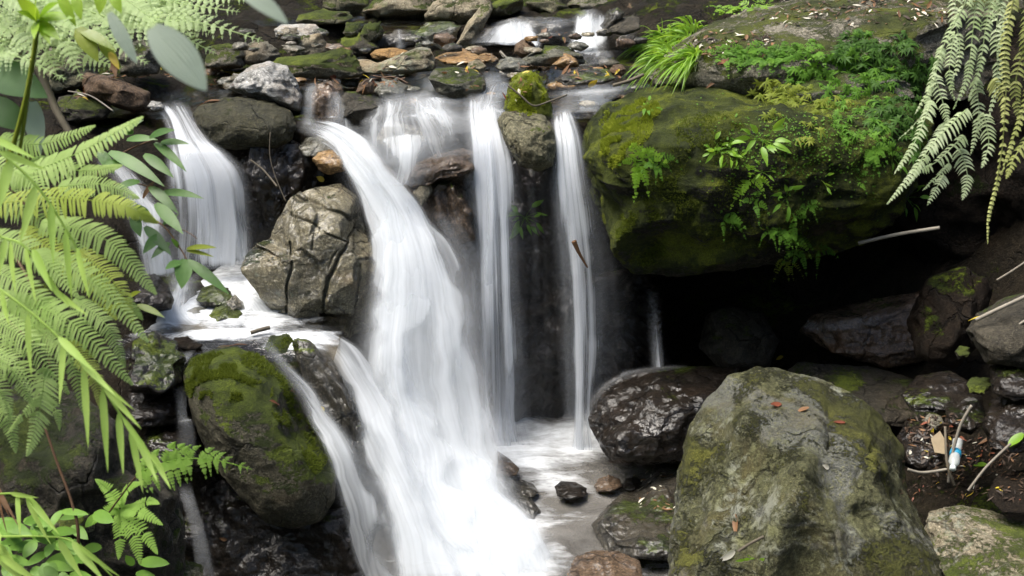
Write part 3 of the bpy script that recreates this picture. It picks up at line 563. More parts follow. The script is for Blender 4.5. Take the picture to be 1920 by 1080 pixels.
def bip(acc, pts, hw, n, N, m=9, ang=.45, droop=.3, peak=.25, base=.7, rr=.003, lobe=.16, gz=.1):
    """twice divided frond: every side branch is a comb"""
    C = catmull(pts, n+4); T = nrm(np.gradient(C, axis=0))
    tube(acc, C[::max(1, len(C)//8)].tolist()+[C[-1].tolist()], rr, rr*.3, 12, 5, .2)
    for i in range(n):
        t = (i+.4)/n; k = min(len(C)-1, int(t*(len(C)-1))); b = C[k]
        pr = (base+(1-base)*min(1, t/peak)) if t < peak else max(.12, ((1-t)/(1-peak))**.8)
        for sg in (-1, 1):
            sd = nrm(np.cross(N, T[k]))*sg; aa = ang+rnd.uniform(-.08, .08)
            d = nrm(sd*math.cos(aa)+T[k]*math.sin(aa)); l = hw*pr*rnd.uniform(.9, 1.06)
            e = b+d*l; mid = b+d*l*.5+N*l*.05; e = e-N*droop*l*.5-np.array([0, 0, gz*l])
            comb(acc, [b, mid, e], l*lobe*rnd.uniform(.9, 1.1), max(4, int(m*pr)), nrm(N+rnd.uniform(-.15, .15)), lw=1.15, ang=.4, droop=.2, peak=.15, base=.9, rr=rr*.3, nn=3)
def Q(l): return [P(*p) for p in l]
def mpp(Y): return Y/FPX/math.cos(TH-.0)*1.0*math.cos(TH)
NUP = nrm([.02, -.72, .69])

L_FERN = leaf_mat('fern_leaf', (.28, .41, .11), (.46, .58, .24), .65, .5, (.52, .68, .26), spec=.1)
L_FERNY = leaf_mat('fern_leaf_ageing', (.28, .36, .06), (.44, .50, .14), .65, .45, (.5, .58, .13), spec=.1)
L_PALE = leaf_mat('pale_fern_leaf', (.34, .45, .20), (.52, .62, .36), .6, .5, (.66, .76, .40), spec=.15)
L_LOW = leaf_mat('low_fern_leaf', (.18, .32, .05), (.30, .46, .11), .6, .45, (.44, .62, .12), spec=.12)
L_BRIGHT = leaf_mat('bright_leaf', (.20, .36, .02), (.34, .50, .04), .4, .5, (.5, .7, .05))
L_DARK = leaf_mat('dark_leaf', (.018, .05, .018), (.05, .115, .032), .5, .35, (.13, .27, .03), spec=.15)
L_SHRUB = leaf_mat('shrub_leaf', (.045, .11, .025), (.11, .22, .05), .42, .3, (.2, .4, .05), spec=.35)
L_GREY = leaf_mat('greyish_leaf', (.30, .36, .31), (.46, .54, .44), .5, .6, (.62, .72, .55), spec=.25)
L_REED = leaf_mat('reed_leaf', (.24, .38, .07), (.40, .55, .14), .5, .45, (.5, .68, .14), spec=.2)
L_HANG = leaf_mat('hanging_fern_leaf', (.26, .36, .14), (.58, .66, .42), .5, .4, (.55, .6, .42), spec=.3)
L_HANGY = leaf_mat('hanging_fern_yellow', (.19, .22, .05), (.40, .42, .16), .5, .3, (.25, .3, .05), spec=.3)
L_MATD = leaf_mat('mat_dark', (.022, .055, .010), (.065, .14, .022), .55, .35, (.12, .26, .03), spec=.15)
L_MATG = leaf_mat('mat_green', (.05, .125, .014), (.13, .26, .03), .55, .4, (.2, .4, .04), spec=.15)
L_MATY = leaf_mat('mat_yellow', (.11, .15, .018), (.23, .27, .04), .55, .4, (.32, .36, .05), spec=.15)
L_MATB = leaf_mat('mat_bright', (.10, .22, .015), (.22, .38, .03), .4, .4, (.35, .55, .05))
L_BROWN = leaf_mat('dead_leaf', (.09, .045, .02), (.22, .115, .05), .6, .15, (.3, .12, .04))
L_OLD = leaf_mat('old_dead_leaf', (.018, .011, .006), (.060, .034, .018), .6, .05)
L_RED = leaf_mat('red_dead_leaf', (.13, .035, .02), (.27, .09, .045), .5, .2, (.4, .1, .04))
L_YEL = leaf_mat('yellow_leaf', (.40, .30, .02), (.60, .46, .05), .45, .3, (.7, .5, .05))
L_WHITE = leaf_mat('bleached_leaf', (.45, .42, .34), (.65, .62, .52), .6, .2)
STEM_Y = leaf_mat('yellow_green_stem', (.16, .20, .02), (.24, .28, .03), .4, .1)
STEM_B = leaf_mat('brown_stem', (.07, .035, .018), (.13, .07, .035), .6, .02)
BARK = leaf_mat('bark', (.06, .05, .035), (.15, .125, .09), .8, .0)
BARKG = leaf_mat('weathered_twig', (.11, .095, .075), (.26, .235, .19), .8, .0)

def fern(label, root, combs, mat, N=NUP, hwY=1., kind='comb', group=None, name='fern', cat='fern', stems=None, old=None, **kw):
    loc = P(*root); o = thing(name, loc, label, cat, group)
    for (pts, hw, n) in combs:
        acc = Acc(); s = np.mean([p[2] for p in pts])/FPX*.985
        NN = nrm(N+np.array([rnd.uniform(-.2, .2), rnd.uniform(-.15, .15), 0]))
        if kind == 'comb': comb(acc, Q(pts), hw*s, n, NN, **kw)
        else: bip(acc, Q(pts), hw*s, n, NN, **kw)
        acc.out('frond', old if old and rnd.random() < .14 else mat, o, loc)
    for st in (stems or []):
        acc = Acc(); tube(acc, Q(st[0]), st[1], st[2], 20, 6); acc.out('stem', STEM_B if len(st) < 4 else st[3], o, loc)
    return o
Y0 = 2.55
fern('big pale green fern with comb-like fronds filling the left side', (-140, 620, 2.7), [
  ([(20,335,2.75),(140,290,2.7),(270,218,2.65)], 44, 24),
  ([(-40,385,2.6),(110,372,2.52),(230,385,2.48),(296,418,2.5)], 42, 32),
  ([(80,415,2.6),(200,450,2.52),(294,552,2.5)], 44, 28),
  ([(60,480,2.5),(170,522,2.44),(279,642,2.42)], 42, 28),
  ([(20,560,2.42),(130,602,2.36),(250,722,2.36)], 44, 28),
  ([(-30,440,2.5),(60,470,2.46),(150,560,2.42)], 40, 24),
  ([(-30,500,2.45),(60,545,2.4),(140,640,2.38)], 40, 24),
  ([(-30,590,2.36),(50,640,2.32),(130,740,2.32)], 42, 24),
  ([(60,610,2.38),(130,670,2.34),(160,782,2.34)], 34, 24),
  ([(130,640,2.36),(175,700,2.34),(190,770,2.34)], 26, 20),
  ([(-40,300,2.75),(50,335,2.7),(130,430,2.66)], 38, 24),
  ([(-30,660,2.3),(20,690,2.28),(60,760,2.28)], 36, 22),
  ([(85,690,2.32),(74,770,2.3),(50,856,2.3)], 40, 18),
  ([(80,735,2.31),(105,770,2.3),(112,808,2.3)], 15, 12),
  ([(75,745,2.31),(40,780,2.3),(12,815,2.3)], 15, 12),
  ([(-40,700,2.3),(0,730,2.28),(20,790,2.28)], 32, 18),
  ([(110,350,2.62),(190,345,2.6),(262,372,2.6)], 30, 22),
  ([(150,470,2.5),(215,530,2.47),(250,610,2.46)], 34, 22),
  ([(140,560,2.42),(200,610,2.4),(235,690,2.4)], 30, 22),
  ([(-40,350,2.8),(60,400,2.75),(170,480,2.7)], 40, 24), ([(40,430,2.7),(140,500,2.65),(220,600,2.6)], 38, 24), ([(-30,540,2.55),(60,600,2.5),(170,700,2.48)], 40, 24), ([(-40,620,2.45),(30,680,2.42),(100,770,2.4)], 40, 22),
  ([(60,300,2.8),(150,320,2.75),(230,310,2.72)], 34, 22), ([(0,260,2.8),(80,270,2.78),(180,235,2.75)], 34, 22), ([(-40,740,2.35),(10,780,2.33),(30,850,2.33)], 30, 18), ([(160,520,2.55),(230,560,2.52),(268,600,2.5)], 24, 18),
 ], L_FERN, old=L_FERNY, droop=.2, gz=.14, rr=.0016, lw=.70, nn=5, dens=1.6, jit=.13,
 stems=[([(-160,330,2.8),(-20,420,2.65),(70,560,2.5),(95,700,2.36)], .006, .002), ([(-160,430,2.7),(-30,560,2.5),(60,640,2.4)], .005, .002), ([(-160,250,2.85),(0,340,2.75),(60,400,2.7)], .005, .002)])
fern('hazy pale fern with finely cut fronds along the top left edge', (60, -120, 3.3), [
  ([(90,-10,3.3),(230,40,3.15),(360,40,3.05),(492,76,3.0)], 70, 26), ([(40,10,3.3),(160,55,3.1),(278,120,3.0)], 62, 22), ([(150,-40,3.3),(300,0,3.2),(450,22,3.1)], 58, 24),
  ([(20,0,3.25),(110,70,3.1),(155,150,3.05)], 52, 18), ([(200,-30,3.2),(300,45,3.1),(405,100,3.05)], 55, 22), ([(100,-30,3.35),(200,20,3.3),(330,70,3.25)], 60, 22),
  ([(60,40,3.3),(150,100,3.25),(230,128,3.2)], 50, 18), ([(240,-60,3.3),(360,-10,3.2),(470,0,3.1)], 50, 20), ([(0,30,3.3),(80,90,3.2),(110,150,3.15)], 50, 16), ([(260,-30,3.25),(340,30,3.2),(400,62,3.15)], 50, 18)], L_PALE, kind='bip', m=9, lobe=.21, droop=.18)
fern('washed out fern frond curving down at the far left of the top edge', (-120, 40, 3.0), [
  ([(-60,20,3.0),(20,60,2.9),(80,128,2.85)], 54, 18), ([(-60,90,2.95),(30,105,2.85),(125,150,2.8)], 48, 18), ([(-50,-30,3.0),(40,5,2.9),(120,60,2.9)], 52, 18), ([(-70,60,2.95),(0,90,2.9),(60,160,2.85)], 46, 16)],
  L_PALE, kind='bip', m=9, lobe=.22, droop=.2)
fern('light green fern frond reaching in front of the mossy boulder', (205, 960, 3.0), [
  ([(262,885,2.9),(330,862,2.82),(400,862,2.75),(472,880,2.7)], 64, 13)], L_LOW, kind='bip', m=12, lobe=.27, ang=.55, N=nrm([.1, -.75, .65]), gz=.25,
  stems=[([(205,960,3.0),(250,900,2.93),(272,880,2.9)], .003, .002)])
fern('small bright fern growing low on the mossy left bank', (225, 960, 3.3), [
  ([(225,950,3.25),(205,920,3.2),(178,898,3.15)], 20, 14), ([(228,955,3.25),(262,960,3.15),(306,985,3.1)], 22, 16), ([(225,960,3.25),(250,1005,3.15),(264,1060,3.1)], 26, 18),
  ([(230,958,3.25),(270,1000,3.15),(296,1040,3.1)], 22, 15), ([(222,955,3.25),(196,960,3.18),(172,985,3.12)], 18, 13), ([(226,945,3.25),(240,915,3.2),(268,905,3.18)], 18, 12),
  ([(240,960,3.25),(275,940,3.2),(300,945,3.15)], 16, 12), ([(222,965,3.25),(225,1010,3.15),(222,1050,3.1)], 20, 14)], L_LOW, droop=.2, lw=.68, dens=1.35, rr=.0012, nn=4)
HN = nrm([-.55, -.6, .6])
fern('hanging fern with whitish comb fronds in the upper right corner', (1850, -120, 3.5), [
  ([(1825,-60,3.5),(1813,0,3.5),(1773,75,3.48),(1742,164,3.45),(1733,213,3.43),(1684,262,3.4)], 15, 46),
  ([(1845,-60,3.5),(1831,0,3.5),(1822,80,3.47),(1813,147,3.45),(1787,206,3.42)], 20, 36),
  ([(1747,190,3.4),(1715,267,3.38),(1676,327,3.35)], 17, 22), ([(1812,205,3.4),(1751,267,3.37),(1707,329,3.35),(1662,384,3.32)], 20, 32),
  ([(1806,255,3.42),(1751,307,3.38),(1709,322,3.36)], 18, 20), ([(1752,140,3.44),(1769,195,3.42),(1778,236,3.4)], 17, 17),
  ([(1780,308,3.4),(1729,358,3.36)], 9, 14), ([(1770,330,3.4),(1756,352,3.38),(1738,386,3.36)], 15, 13),
  ([(1800,280,3.42),(1814,329,3.4),(1804,376,3.38)], 21, 17), ([(1844,212,3.44),(1854,267,3.42),(1840,316,3.4)], 21, 16),
  ([(1868,-40,3.5),(1850,40,3.48),(1838,120,3.46),(1815,190,3.44)], 17, 30), ([(1790,60,3.46),(1780,130,3.44),(1790,190,3.42)], 15, 20),
  ([(1880,-40,3.6),(1868,60,3.58),(1870,150,3.55),(1850,230,3.52)], 18, 30), ([(1800,-50,3.6),(1790,20,3.58),(1800,100,3.55),(1780,170,3.52)], 16, 28), ([(1830,150,3.5),(1835,220,3.48),(1820,290,3.46)], 17, 20), ([(1770,230,3.45),(1740,290,3.42),(1700,350,3.4)], 14, 20), ([(1860,-40,3.6),(1880,30,3.58),(1870,110,3.55)], 16, 22), ([(1765,90,3.5),(1750,150,3.48),(1715,215,3.45)], 13, 20)],
  L_HANG, N=HN, droop=.25, gz=.5, ang=.15, lw=.62, jit=.22, drop=.07, nn=4, peak=.2, base=.8, rr=.0022, fold=.3)
fern('yellowing hanging fern at the right edge with a brown tip', (1930, -100, 3.3), [
  ([(1915,-60,3.3),(1900,0,3.3),(1884,89,3.28),(1886,178,3.26),(1876,311,3.24),(1855,400,3.22),(1852,458,3.2)], 13, 56),
  ([(1935,40,3.3),(1905,150,3.28),(1912,230,3.26)], 20, 24), ([(1862,150,3.34),(1884,185,3.32),(1880,235,3.3)], 18, 14), ([(1945,240,3.25),(1905,290,3.22),(1886,336,3.2)], 20, 16),
  ([(1945,-40,3.3),(1925,60,3.28),(1930,160,3.26),(1900,260,3.24),(1876,330,3.22)], 17, 38)], L_HANGY, N=HN, droop=.25, gz=.5, ang=.15, lw=.7, jit=.25, drop=.1, nn=4, peak=.2, base=.8, rr=.0025, fold=.3)

def leaves(label, base, items, mat, name='shrub', cat='shrub', stems=(), part='leaf', shape='lance', group=None, N=None, n=9, gz=.12, fold=.15, droop=.1, stem_mat=None, sname='stem'):
    """items: (x0, y0, Y0, x1, y1, Y1, width in photo pixels[, material])"""
    loc = P(*base); o = thing(name, loc, label, cat, group)
    for it in items:
        a = P(*it[0:3]); b = P(*it[3:6]); d = b-a; L = np.linalg.norm(d)
        NN = nrm(np.array(N if N is not None else [rnd.uniform(-.3, .3), -.65, .75])); NN = nrm(NN-d*(NN @ d)/(L*L))
        acc = Acc(); strip_leaf(acc, a, d, NN, L, it[6]*it[2]/FPX, shape, droop, fold, n, gz=gz)
        acc.out(part, it[7] if len(it) > 7 else mat, o, loc)
    for st in stems:
        acc = Acc(); tube(acc, Q(st[0]), st[1], st[2], 22, 6); acc.out(sname, stem_mat or STEM_B, o, loc)
    return o
leaves('leafy shrub with mid green leaves over the head of the left fall', (180, 330, 3.6), [
  (205,285,3.55,300,322,3.4,30), (290,268,3.5,346,304,3.4,22), (186,283,3.55,212,318,3.5,26), (225,252,3.6,264,216,3.6,20), (280,258,3.5,322,232,3.45,22), (300,268,3.5,350,258,3.45,18),
  (300,362,3.45,374,352,3.35,22), (250,250,3.6,212,236,3.6,22), (240,300,3.55,190,306,3.5,22), (270,290,3.5,320,318,3.4,24), (238,262,3.55,290,250,3.5,20), (268,372,3.45,288,330,3.45,14,L_BROWN), (215,262,3.6,180,250,3.6,24), (262,340,3.45,215,345,3.4,22), (280,350,3.45,330,385,3.35,24)], L_SHRUB,
  stems=[([(180,330,3.6),(225,290,3.57),(280,265,3.5),(302,266,3.5)], .004, .0015), ([(215,345,3.55),(262,345,3.48),(300,360,3.45)], .004, .002)])
leaves('glossy dark leaved branch hanging in front of the left fall', (215, 400, 3.1), [
  (292,382,3.05,340,428,2.95,30), (272,425,3.05,318,468,2.95,26,L_DARK), (347,486,2.95,340,536,2.88,40,L_SHRUB), (352,488,2.95,428,542,2.88,26), (350,466,2.97,400,456,2.9,15,L_MATY), (350,470,2.97,396,474,2.9,10,L_MATY),
  (336,464,2.98,322,446,2.95,12), (300,440,3.02,268,470,2.95,26,L_DARK), (318,455,3.0,282,480,2.95,22,L_DARK), (306,420,3.02,330,400,3.0,16), (340,490,2.95,310,500,2.9,24), (250,404,3.1,262,440,3.05,26,L_DARK), (280,412,3.05,255,380,3.05,24)], L_SHRUB, name='branch', cat='branch', gz=.05,
  stems=[([(215,400,3.1),(260,405,3.08),(305,422,3.02),(338,466,2.97),(351,488,2.95)], .004, .0018), ([(300,420,3.03),(345,432,2.98),(370,448,2.95)], .0025, .001)])
leaves('yellow green leaved sapling with slender stems in the top left', (8, 330, 2.5), [
  (70,40,2.45,35,12,2.4,26), (70,40,2.45,60,-20,2.4,30), (72,38,2.45,100,-10,2.4,30), (72,42,2.45,108,62,2.4,26), (72,42,2.45,92,72,2.4,20), (70,40,2.45,60,60,2.38,20), (74,36,2.45,130,20,2.42,30), (72,36,2.45,30,-16,2.42,28), (140,-10,2.45,150,30,2.42,24), (190,-16,2.45,186,20,2.42,26), (210,-16,2.45,225,18,2.42,26), (110,-12,2.45,140,40,2.42,24)], L_BRIGHT, name='sapling', cat='sapling',
  stems=[([(70,38,2.45),(64,100,2.46),(45,200,2.48),(8,330,2.5)], .0055, .006), ([(60,110,2.46),(50,200,2.48),(34,300,2.5)], .004, .004)], stem_mat=STEM_Y)
leaves('pleated leaves coloured dark for shadow behind the sapling stems', (20, 300, 2.9), [
  (-30,130,2.85,84,168,2.8,90), (62,190,2.85,70,285,2.8,50,L_GREY), (-40,190,2.9,60,235,2.85,70)], L_DARK, name='broad_leaf_plant', cat='plant', gz=.05, n=12)  # dark green puts the shadow of overhanging leaves into the colour
def pleated(label, a, b, w, mat, name='broad_leaf_plant', cat='leaf', bend=.15):
    A, B = P(*a), P(*b); d = B-A; L = np.linalg.norm(d); N = nrm([-.15, -.6, .8]); N = nrm(N-d*(N @ d)/(L*L)); c = nrm(np.cross(N, d))
    nu, nv = 41, 24; u = np.linspace(-1, 1, nu); s = np.linspace(0, 1, nv)
    hw = np.sin(np.pi*(s*.92+.08))**.75*w/2*a[2]/FPX
    V = A+s[:, None, None]*d+hw[:, None, None]*u[None, :, None]*c+(np.abs(np.sin(u*np.pi*4.5))*.07*hw[:, None]+.15*np.abs(u)[None]*hw[:, None]-bend*L*s[:, None]**2)[..., None]*N
    o = mk(name, V.reshape(-1, 3), gridF(nu, nv), mat, None, True, A, {'vary': np.full(nu*nv, .5)})
    return props(o, label, cat, 'large pleated leaves at the top left')
pleated('large blurred grey green pleated leaf over the stream in the upper left', (286, 52, 1.45), (382, 158, 1.40), 70, L_GREY)
pleated('narrow greyish pleated leaf half hidden by the pale fern', (205, 24, 1.9), (252, 112, 1.85), 26, L_GREY)
pleated('greyish leaf tip poking in at the top edge above the stream', (440, -30, 1.4), (536, 32, 1.36), 36, L_GREY)
leaves('green leaf turning yellow with a dark spot in the upper left', (150, 60, 3.0), [(146,52,3.,182,104,2.95,40), (150,56,3.,215,80,2.95,26)], leaf_mat('mottled_leaf', (.10,.18,.02), (.22,.26,.02), .4, .35), name='leaf_sprig', cat='leaf')
leaves('yellowing leaf with a withered brown end pointing down', (188, 82, 3.0), [(186,78,3.,224,118,2.96,24,leaf_mat('mottled_leaf', (0,0,0), (0,0,0))), (205,98,2.98,222,124,2.95,16,L_YEL), (212,108,2.98,216,140,2.94,14,L_BROWN)], L_YEL, name='leaf_sprig', cat='leaf')
acc = Acc(); tube(acc, Q([(58,95,3.3),(82,150,3.25),(105,205,3.2),(132,252,3.15)]), .014, .010, 24, 8); props(acc.out('broken_branch', BARK, None, P(58,95,3.3)), 'bare brown branch slanting down through the upper left', 'branch')

def reed(label, base, stems, blades, mat=L_REED, name='reed', cat='reed', group=None):
    loc = P(*base); o = thing(name, loc, label, cat, group)
    for st in stems:
        acc = Acc(); tube(acc, Q(st), .0035, .002, 30, 6, .8); acc.out('stem', mat, o, loc)
    for (x0, y0, x1, y1, Y, w) in blades:
        a, b = P(x0, y0, Y), P(x1, y1, Y-.08); d = b-a; L = np.linalg.norm(d); N = nrm([rnd.uniform(-.5, .5), -.85, .3]); N = nrm(N-d*(N @ d)/(L*L))
        acc = Acc(); strip_leaf(acc, a, d, N, L, w*Y/FPX, 'blade', rnd.uniform(-.08, .08), .25, 12, gz=.0); acc.out('blade', mat, o, loc)
    return o
reed('long arching reed with narrow hanging blades across the left ferns', (-80, 500, 2.2),
  [[(-80,500,2.2),(0,543,2.15),(83,607,2.1),(173,700,2.06),(230,783,2.04),(267,830,2.03),(320,917,2.0)]],
  [(157,690,168,842,2.08,15), (192,730,203,886,2.06,15), (222,775,231,892,2.05,14), (245,803,268,925,2.04,14), (258,820,296,906,2.03,15), (285,850,322,918,2.02,13), (195,725,268,805,2.04,14), (110,632,180,700,2.08,16), (3,545,18,612,2.12,16), (53,588,54,705,2.12,15), (120,640,112,760,2.1,13), (160,690,250,770,2.05,12), (150,675,215,740,2.06,14), (230,783,300,880,2.03,12)], group='reeds on the left')
reed('pale reed stem with wide drooping blades over the middle of the ferns', (-80, 400, 2.2),
  [[(-80,400,2.2),(0,443,2.2),(47,463,2.18),(100,543,2.16),(140,577,2.15)]],
  [(20,453,28,556,2.18,15), (48,465,72,572,2.17,14), (62,468,104,550,2.16,18), (75,500,125,575,2.15,14), (100,543,160,590,2.14,12), (10,448,-10,540,2.18,14)], group='reeds on the left')
reed('upper reed stem with a long blade arching beside the fern frond', (-60, 250, 2.3),
  [[(-60,240,2.3),(0,285,2.3),(70,350,2.27),(130,440,2.24),(150,480,2.23)]],
  [(123,430,134,565,2.24,14), (145,465,168,560,2.22,16), (66,350,38,460,2.26,18), (20,300,-5,400,2.28,20), (95,385,100,500,2.25,14), (0,285,90,320,2.28,14), (-20,255,70,300,2.28,14)], group='reeds on the left')
reed('short grassy reed with arching blades in the bottom left corner', (-60, 1020, 2.6),
  [[(-60,1005,2.6),(0,1006,2.55),(83,1006,2.5),(140,1018,2.46),(215,1085,2.42)], [(-40,930,2.6),(20,925,2.55),(55,932,2.5)]],
  [(50,930,90,1024,2.5,15), (53,932,114,1004,2.5,14), (33,926,38,1006,2.52,12), (110,1012,160,1090,2.48,18), (136,1016,196,1090,2.46,18), (145,1020,222,1085,2.44,12), (-10,1020,44,1095,2.5,30), (0,1000,-20,1060,2.5,16), (20,925,70,934,2.53,10), (0,1040,80,1100,2.46,18)], group='reeds on the left')
leaves('cluster of withered straw blades at the left edge', (-20, 890, 2.7), [(-20,890,2.7,30,976,2.6,10), (-24,880,2.7,12,960,2.62,9), (-10,900,2.7,6,990,2.62,8)], L_BROWN, name='dry_grass', cat='grass', shape='blade', part='blade')
acc = Acc(); tube(acc, Q([(84,800,3.3),(108,870,3.25),(133,937,3.2),(147,1003,3.15),(140,1110,3.1)]), .004, .006, 26, 6); props(acc.out('bare_stem', STEM_B, None, P(140,1110,3.1)), 'thin reddish brown stem standing in front of the mossy left bank', 'stem')
gl = []
for k in range(46):
    x = rnd.uniform(-10, 190); y = rnd.uniform(955, 1085)
    an = rnd.uniform(-.6, 3.6); l = rnd.uniform(34, 54); yy = rnd.uniform(3.0, 3.3)
    gl.append((x, y, yy, x+l*math.cos(an), y+l*.6*math.sin(an), yy-.06, rnd.uniform(20, 32)))
gl += [(112,960,3.2,160,955,3.15,16), (160,985,3.2,185,960,3.15,24), (95,1000,3.2,140,988,3.15,22)]
leaves('glossy round leaved ground plant in the bottom left corner', (80, 1080, 3.2), gl, leaf_mat('ground_leaf', (.09,.19,.025), (.19,.34,.06), .45, .3, (.2,.4,.05), spec=.25), name='ground_plant', cat='plant', shape='round')
leaves('two glossy pale leaves at the bottom beside the small stone', (260, 1080, 3.3), [(262,1055,3.3,312,1048,3.25,26), (250,1060,3.3,236,1040,3.28,18), (255,1075,3.3,290,1078,3.25,20)], leaf_mat('ground_leaf', (0,0,0), (0,0,0)), name='ground_plant', cat='plant', shape='round')
leaves('yellow green single leaves at the edge of the fern mass', (250, 560, 3.0), [(256,572,3.,305,584,2.95,18), (238,562,3.,258,538,2.95,16), (200,585,3.,225,560,2.95,16)], leaf_mat('mottled_leaf', (0,0,0), (0,0,0)), name='leaf_sprig', cat='leaf')

# ---------- plants, litter and twigs that sit on the rocks ----------
bpy.context.view_layer.update(); DG = bpy.context.evaluated_depsgraph_get()
SKIP = {'frond', 'leaf', 'blade', 'stem', 'reed', 'fern'}
from mathutils.bvhtree import BVHTree
def bvh_of(objs):
    vs_, fs_ = [], []
    for o in objs:
        n = len(vs_); M_ = o.matrix_world
        vs_ += [M_ @ v.co for v in o.data.vertices]; fs_ += [[j+n for j in p.vertices] for p in o.data.polygons]
    return BVHTree.FromPolygons(vs_, fs_)
GROUND = bvh_of([o for o in SC.objects if o.type == 'MESH' and o.name.split('.')[0] in ('rock', 'boulder', 'bank_rock', 'streambed')])
def hit(px, py):
    d = nrm(P(px, py, 5.)); h = GROUND.ray_cast(Vector((0, 0, 0)), Vector(d))
    if h[0] is None: return None
    return np.array(h[0]), np.array(h[1])
def rvec(): return np.array([rnd.gauss(0, 1), rnd.gauss(0, 1), rnd.gauss(0, 1)])

def clump(label, px, py, size, kind, mat, group=None, n=12, name='fern', cat='fern', dirx=0.):
    h = hit(px, py)
    if h is None: return
    p, N = h; s = size*np.linalg.norm(p)/FPX; acc = Acc()
    out = nrm(N*.8+np.array([0, -.3, .25]))
    for k in range(n):
        side = nrm(rvec()); side = nrm(side-out*(side @ out)); b = p+side*s*.25*rnd.random(); tube(acc, [p-N*.004, (p+b)/2, b], .0014, .001, 4, 4)
        d = nrm(side*rnd.uniform(.5, 1)+out*(rnd.uniform(.15, .45) if kind == 'star' else rnd.uniform(.3, .8))+np.array([dirx, 0, -.15])); l = s*rnd.uniform(.55, 1.)
        if kind == 'fern':
            e = b+d*l-np.array([0, 0, l*rnd.uniform(.25, .6)]); m = b+d*l*.55
            comb(acc, [b, m, e], l*rnd.uniform(.2, .3), 9, nrm(out+rvec()*.2), lw=1.0, ang=.5, droop=.2, peak=.2, base=.8, rr=.001, nn=3, shape='lance')
        elif kind == 'star':
            e = b+d*l*.5
            tube(acc, [b, b+d*l*.3, e], .0012, .0008, 5, 4)
            NN = nrm(out+np.array([0, -.2, .3])+rvec()*.3)
            q = nrm(rvec()); q = nrm(q-NN*(q @ NN)); r = np.cross(NN, q)
            for j in range(6):
                an = -1.9+j*.76; strip_leaf(acc, e, q*math.cos(an)+r*math.sin(an), NN, l*rnd.uniform(.32, .5), l*.13, 'lance', .3, .2, 4, gz=.2)
        elif kind == 'leaf':
            tube(acc, [b, b+d*l*.3, b+d*l*.5], .0012, .0008, 5, 4)
            strip_leaf(acc, b+d*l*.45, d+rvec()*.3, nrm(out+rvec()*.3), l*.6, l*.26, 'lance', .3, .2, 5, gz=.25)
        elif kind == 'grass':
            strip_leaf(acc, b, nrm(d+out*.4), nrm(np.cross(d, rvec())), l, l*.07, 'blade', 0, .3, 7, gz=rnd.uniform(.5, .9))
    return props(acc.out(name, mat, None, p), label, cat, group)
FM = 'small ferns matting the huge boulder'
def matting(label, poly_rects, kind, mat, count, size, n=9):
    for k in range(count):
        x0, y0, x1, y1 = rnd.choice(poly_rects)
        clump(label, rnd.uniform(x0, x1), rnd.uniform(y0, y1), size*rnd.uniform(.7, 1.25), kind, mat, FM, n)
matting('small dark green fern in the shaded mat at the top right of the huge boulder', [(1590,75,1750,150), (1660,120,1740,260), (1600,100,1700,200), (1560,70,1640,120), (1640,180,1720,300)], 'star', L_MATD, 60, 34)
matting('mid green star leaved fern in the middle of the mat on the huge boulder', [(1500,70,1620,140), (1540,140,1670,280), (1520,120,1660,190), (1570,170,1690,260), (1480,90,1600,150)], 'star', L_MATG, 46, 32)
matting('yellowish fern at the lower left of the mat on the huge boulder', [(1400,165,1500,225), (1430,150,1560,200), (1480,190,1580,250)], 'star', L_MATY, 22, 32)
matting('drooping green frond tuft along the ledge above the huge boulder', [(1345,100,1500,125), (1360,95,1480,115), (1400,105,1520,120)], 'fern', L_MATG, 14, 46, 8)
GT = 'yellow green grassy fern hanging off the ledge beside the top rapid'
for k in range(16): clump(GT, rnd.uniform(1222, 1305), rnd.uniform(40, 115), 72, 'grass', L_MATB, 'tufts of the grassy fern beside the rapid', 26, 'grassy_fern', 'fern', -.35)
for (x, y) in ((1360,14),(1385,8),(1415,12),(1440,6)): clump('small yellowish fern tuft at the top edge above the rock ledge', x, y+6, 40, 'fern', L_MATB, 'tufts at the top edge', 8)
clump('bright little fern spreading on the left face of the huge boulder', 1195, 305, 62, 'fern', L_MATB, None, 12)
clump('pale fern sprig next to the bright little fern on the boulder face', 1232, 310, 40, 'fern', L_MATG, None, 8)
clump('bright leafy plant with hanging leaves in the middle of the boulder face', 1432, 262, 56, 'leaf', L_MATB, None, 12, 'small_plant', 'plant')
clump('bright leafy sprig left of the hanging leaves on the boulder face', 1350, 282, 46, 'leaf', L_MATB, None, 8, 'small_plant', 'plant')
clump('drooping bright fern below the leafy plants on the boulder face', 1408, 335, 50, 'fern', L_MATB, None, 8)
clump('dark leaved seedling with one upright pale leaf on the boulder face', 1475, 372, 52, 'leaf', L_MATG, None, 7, 'seedling', 'plant')
clump('three leaved sprig right of the seedling on the boulder face', 1540, 338, 34, 'leaf', L_MATB, None, 3, 'seedling', 'plant')
clump('blue green sprig in shadow beside the hanging fern', 1672, 292, 36, 'leaf', L_MATG, None, 6, 'seedling', 'plant')
clump('green five leaved sprig under the tips of the hanging fern', 1702, 372, 40, 'leaf', L_MATG, None, 6, 'seedling', 'plant')
clump('small fern on the lower boulder face under the seedling', 1485, 445, 44, 'fern', L_MATB, None, 7)
clump('tiny fern near the bottom edge of the huge boulder', 1500, 470, 36, 'fern', L_MATG, None, 6)
clump('withered hanging fern at the bottom edge of the huge boulder', 1472, 490, 46, 'fern', L_MATY, None, 5)
clump('thin leafy sprig on the yellow moss of the huge boulder', 1216, 205, 36, 'leaf', L_MATG, None, 8, 'small_plant', 'plant')
clump('green bamboo-like plant in the dark gap between the two tall falls', 985, 408, 50, 'leaf', L_MATG, None, 16, 'small_plant', 'plant')
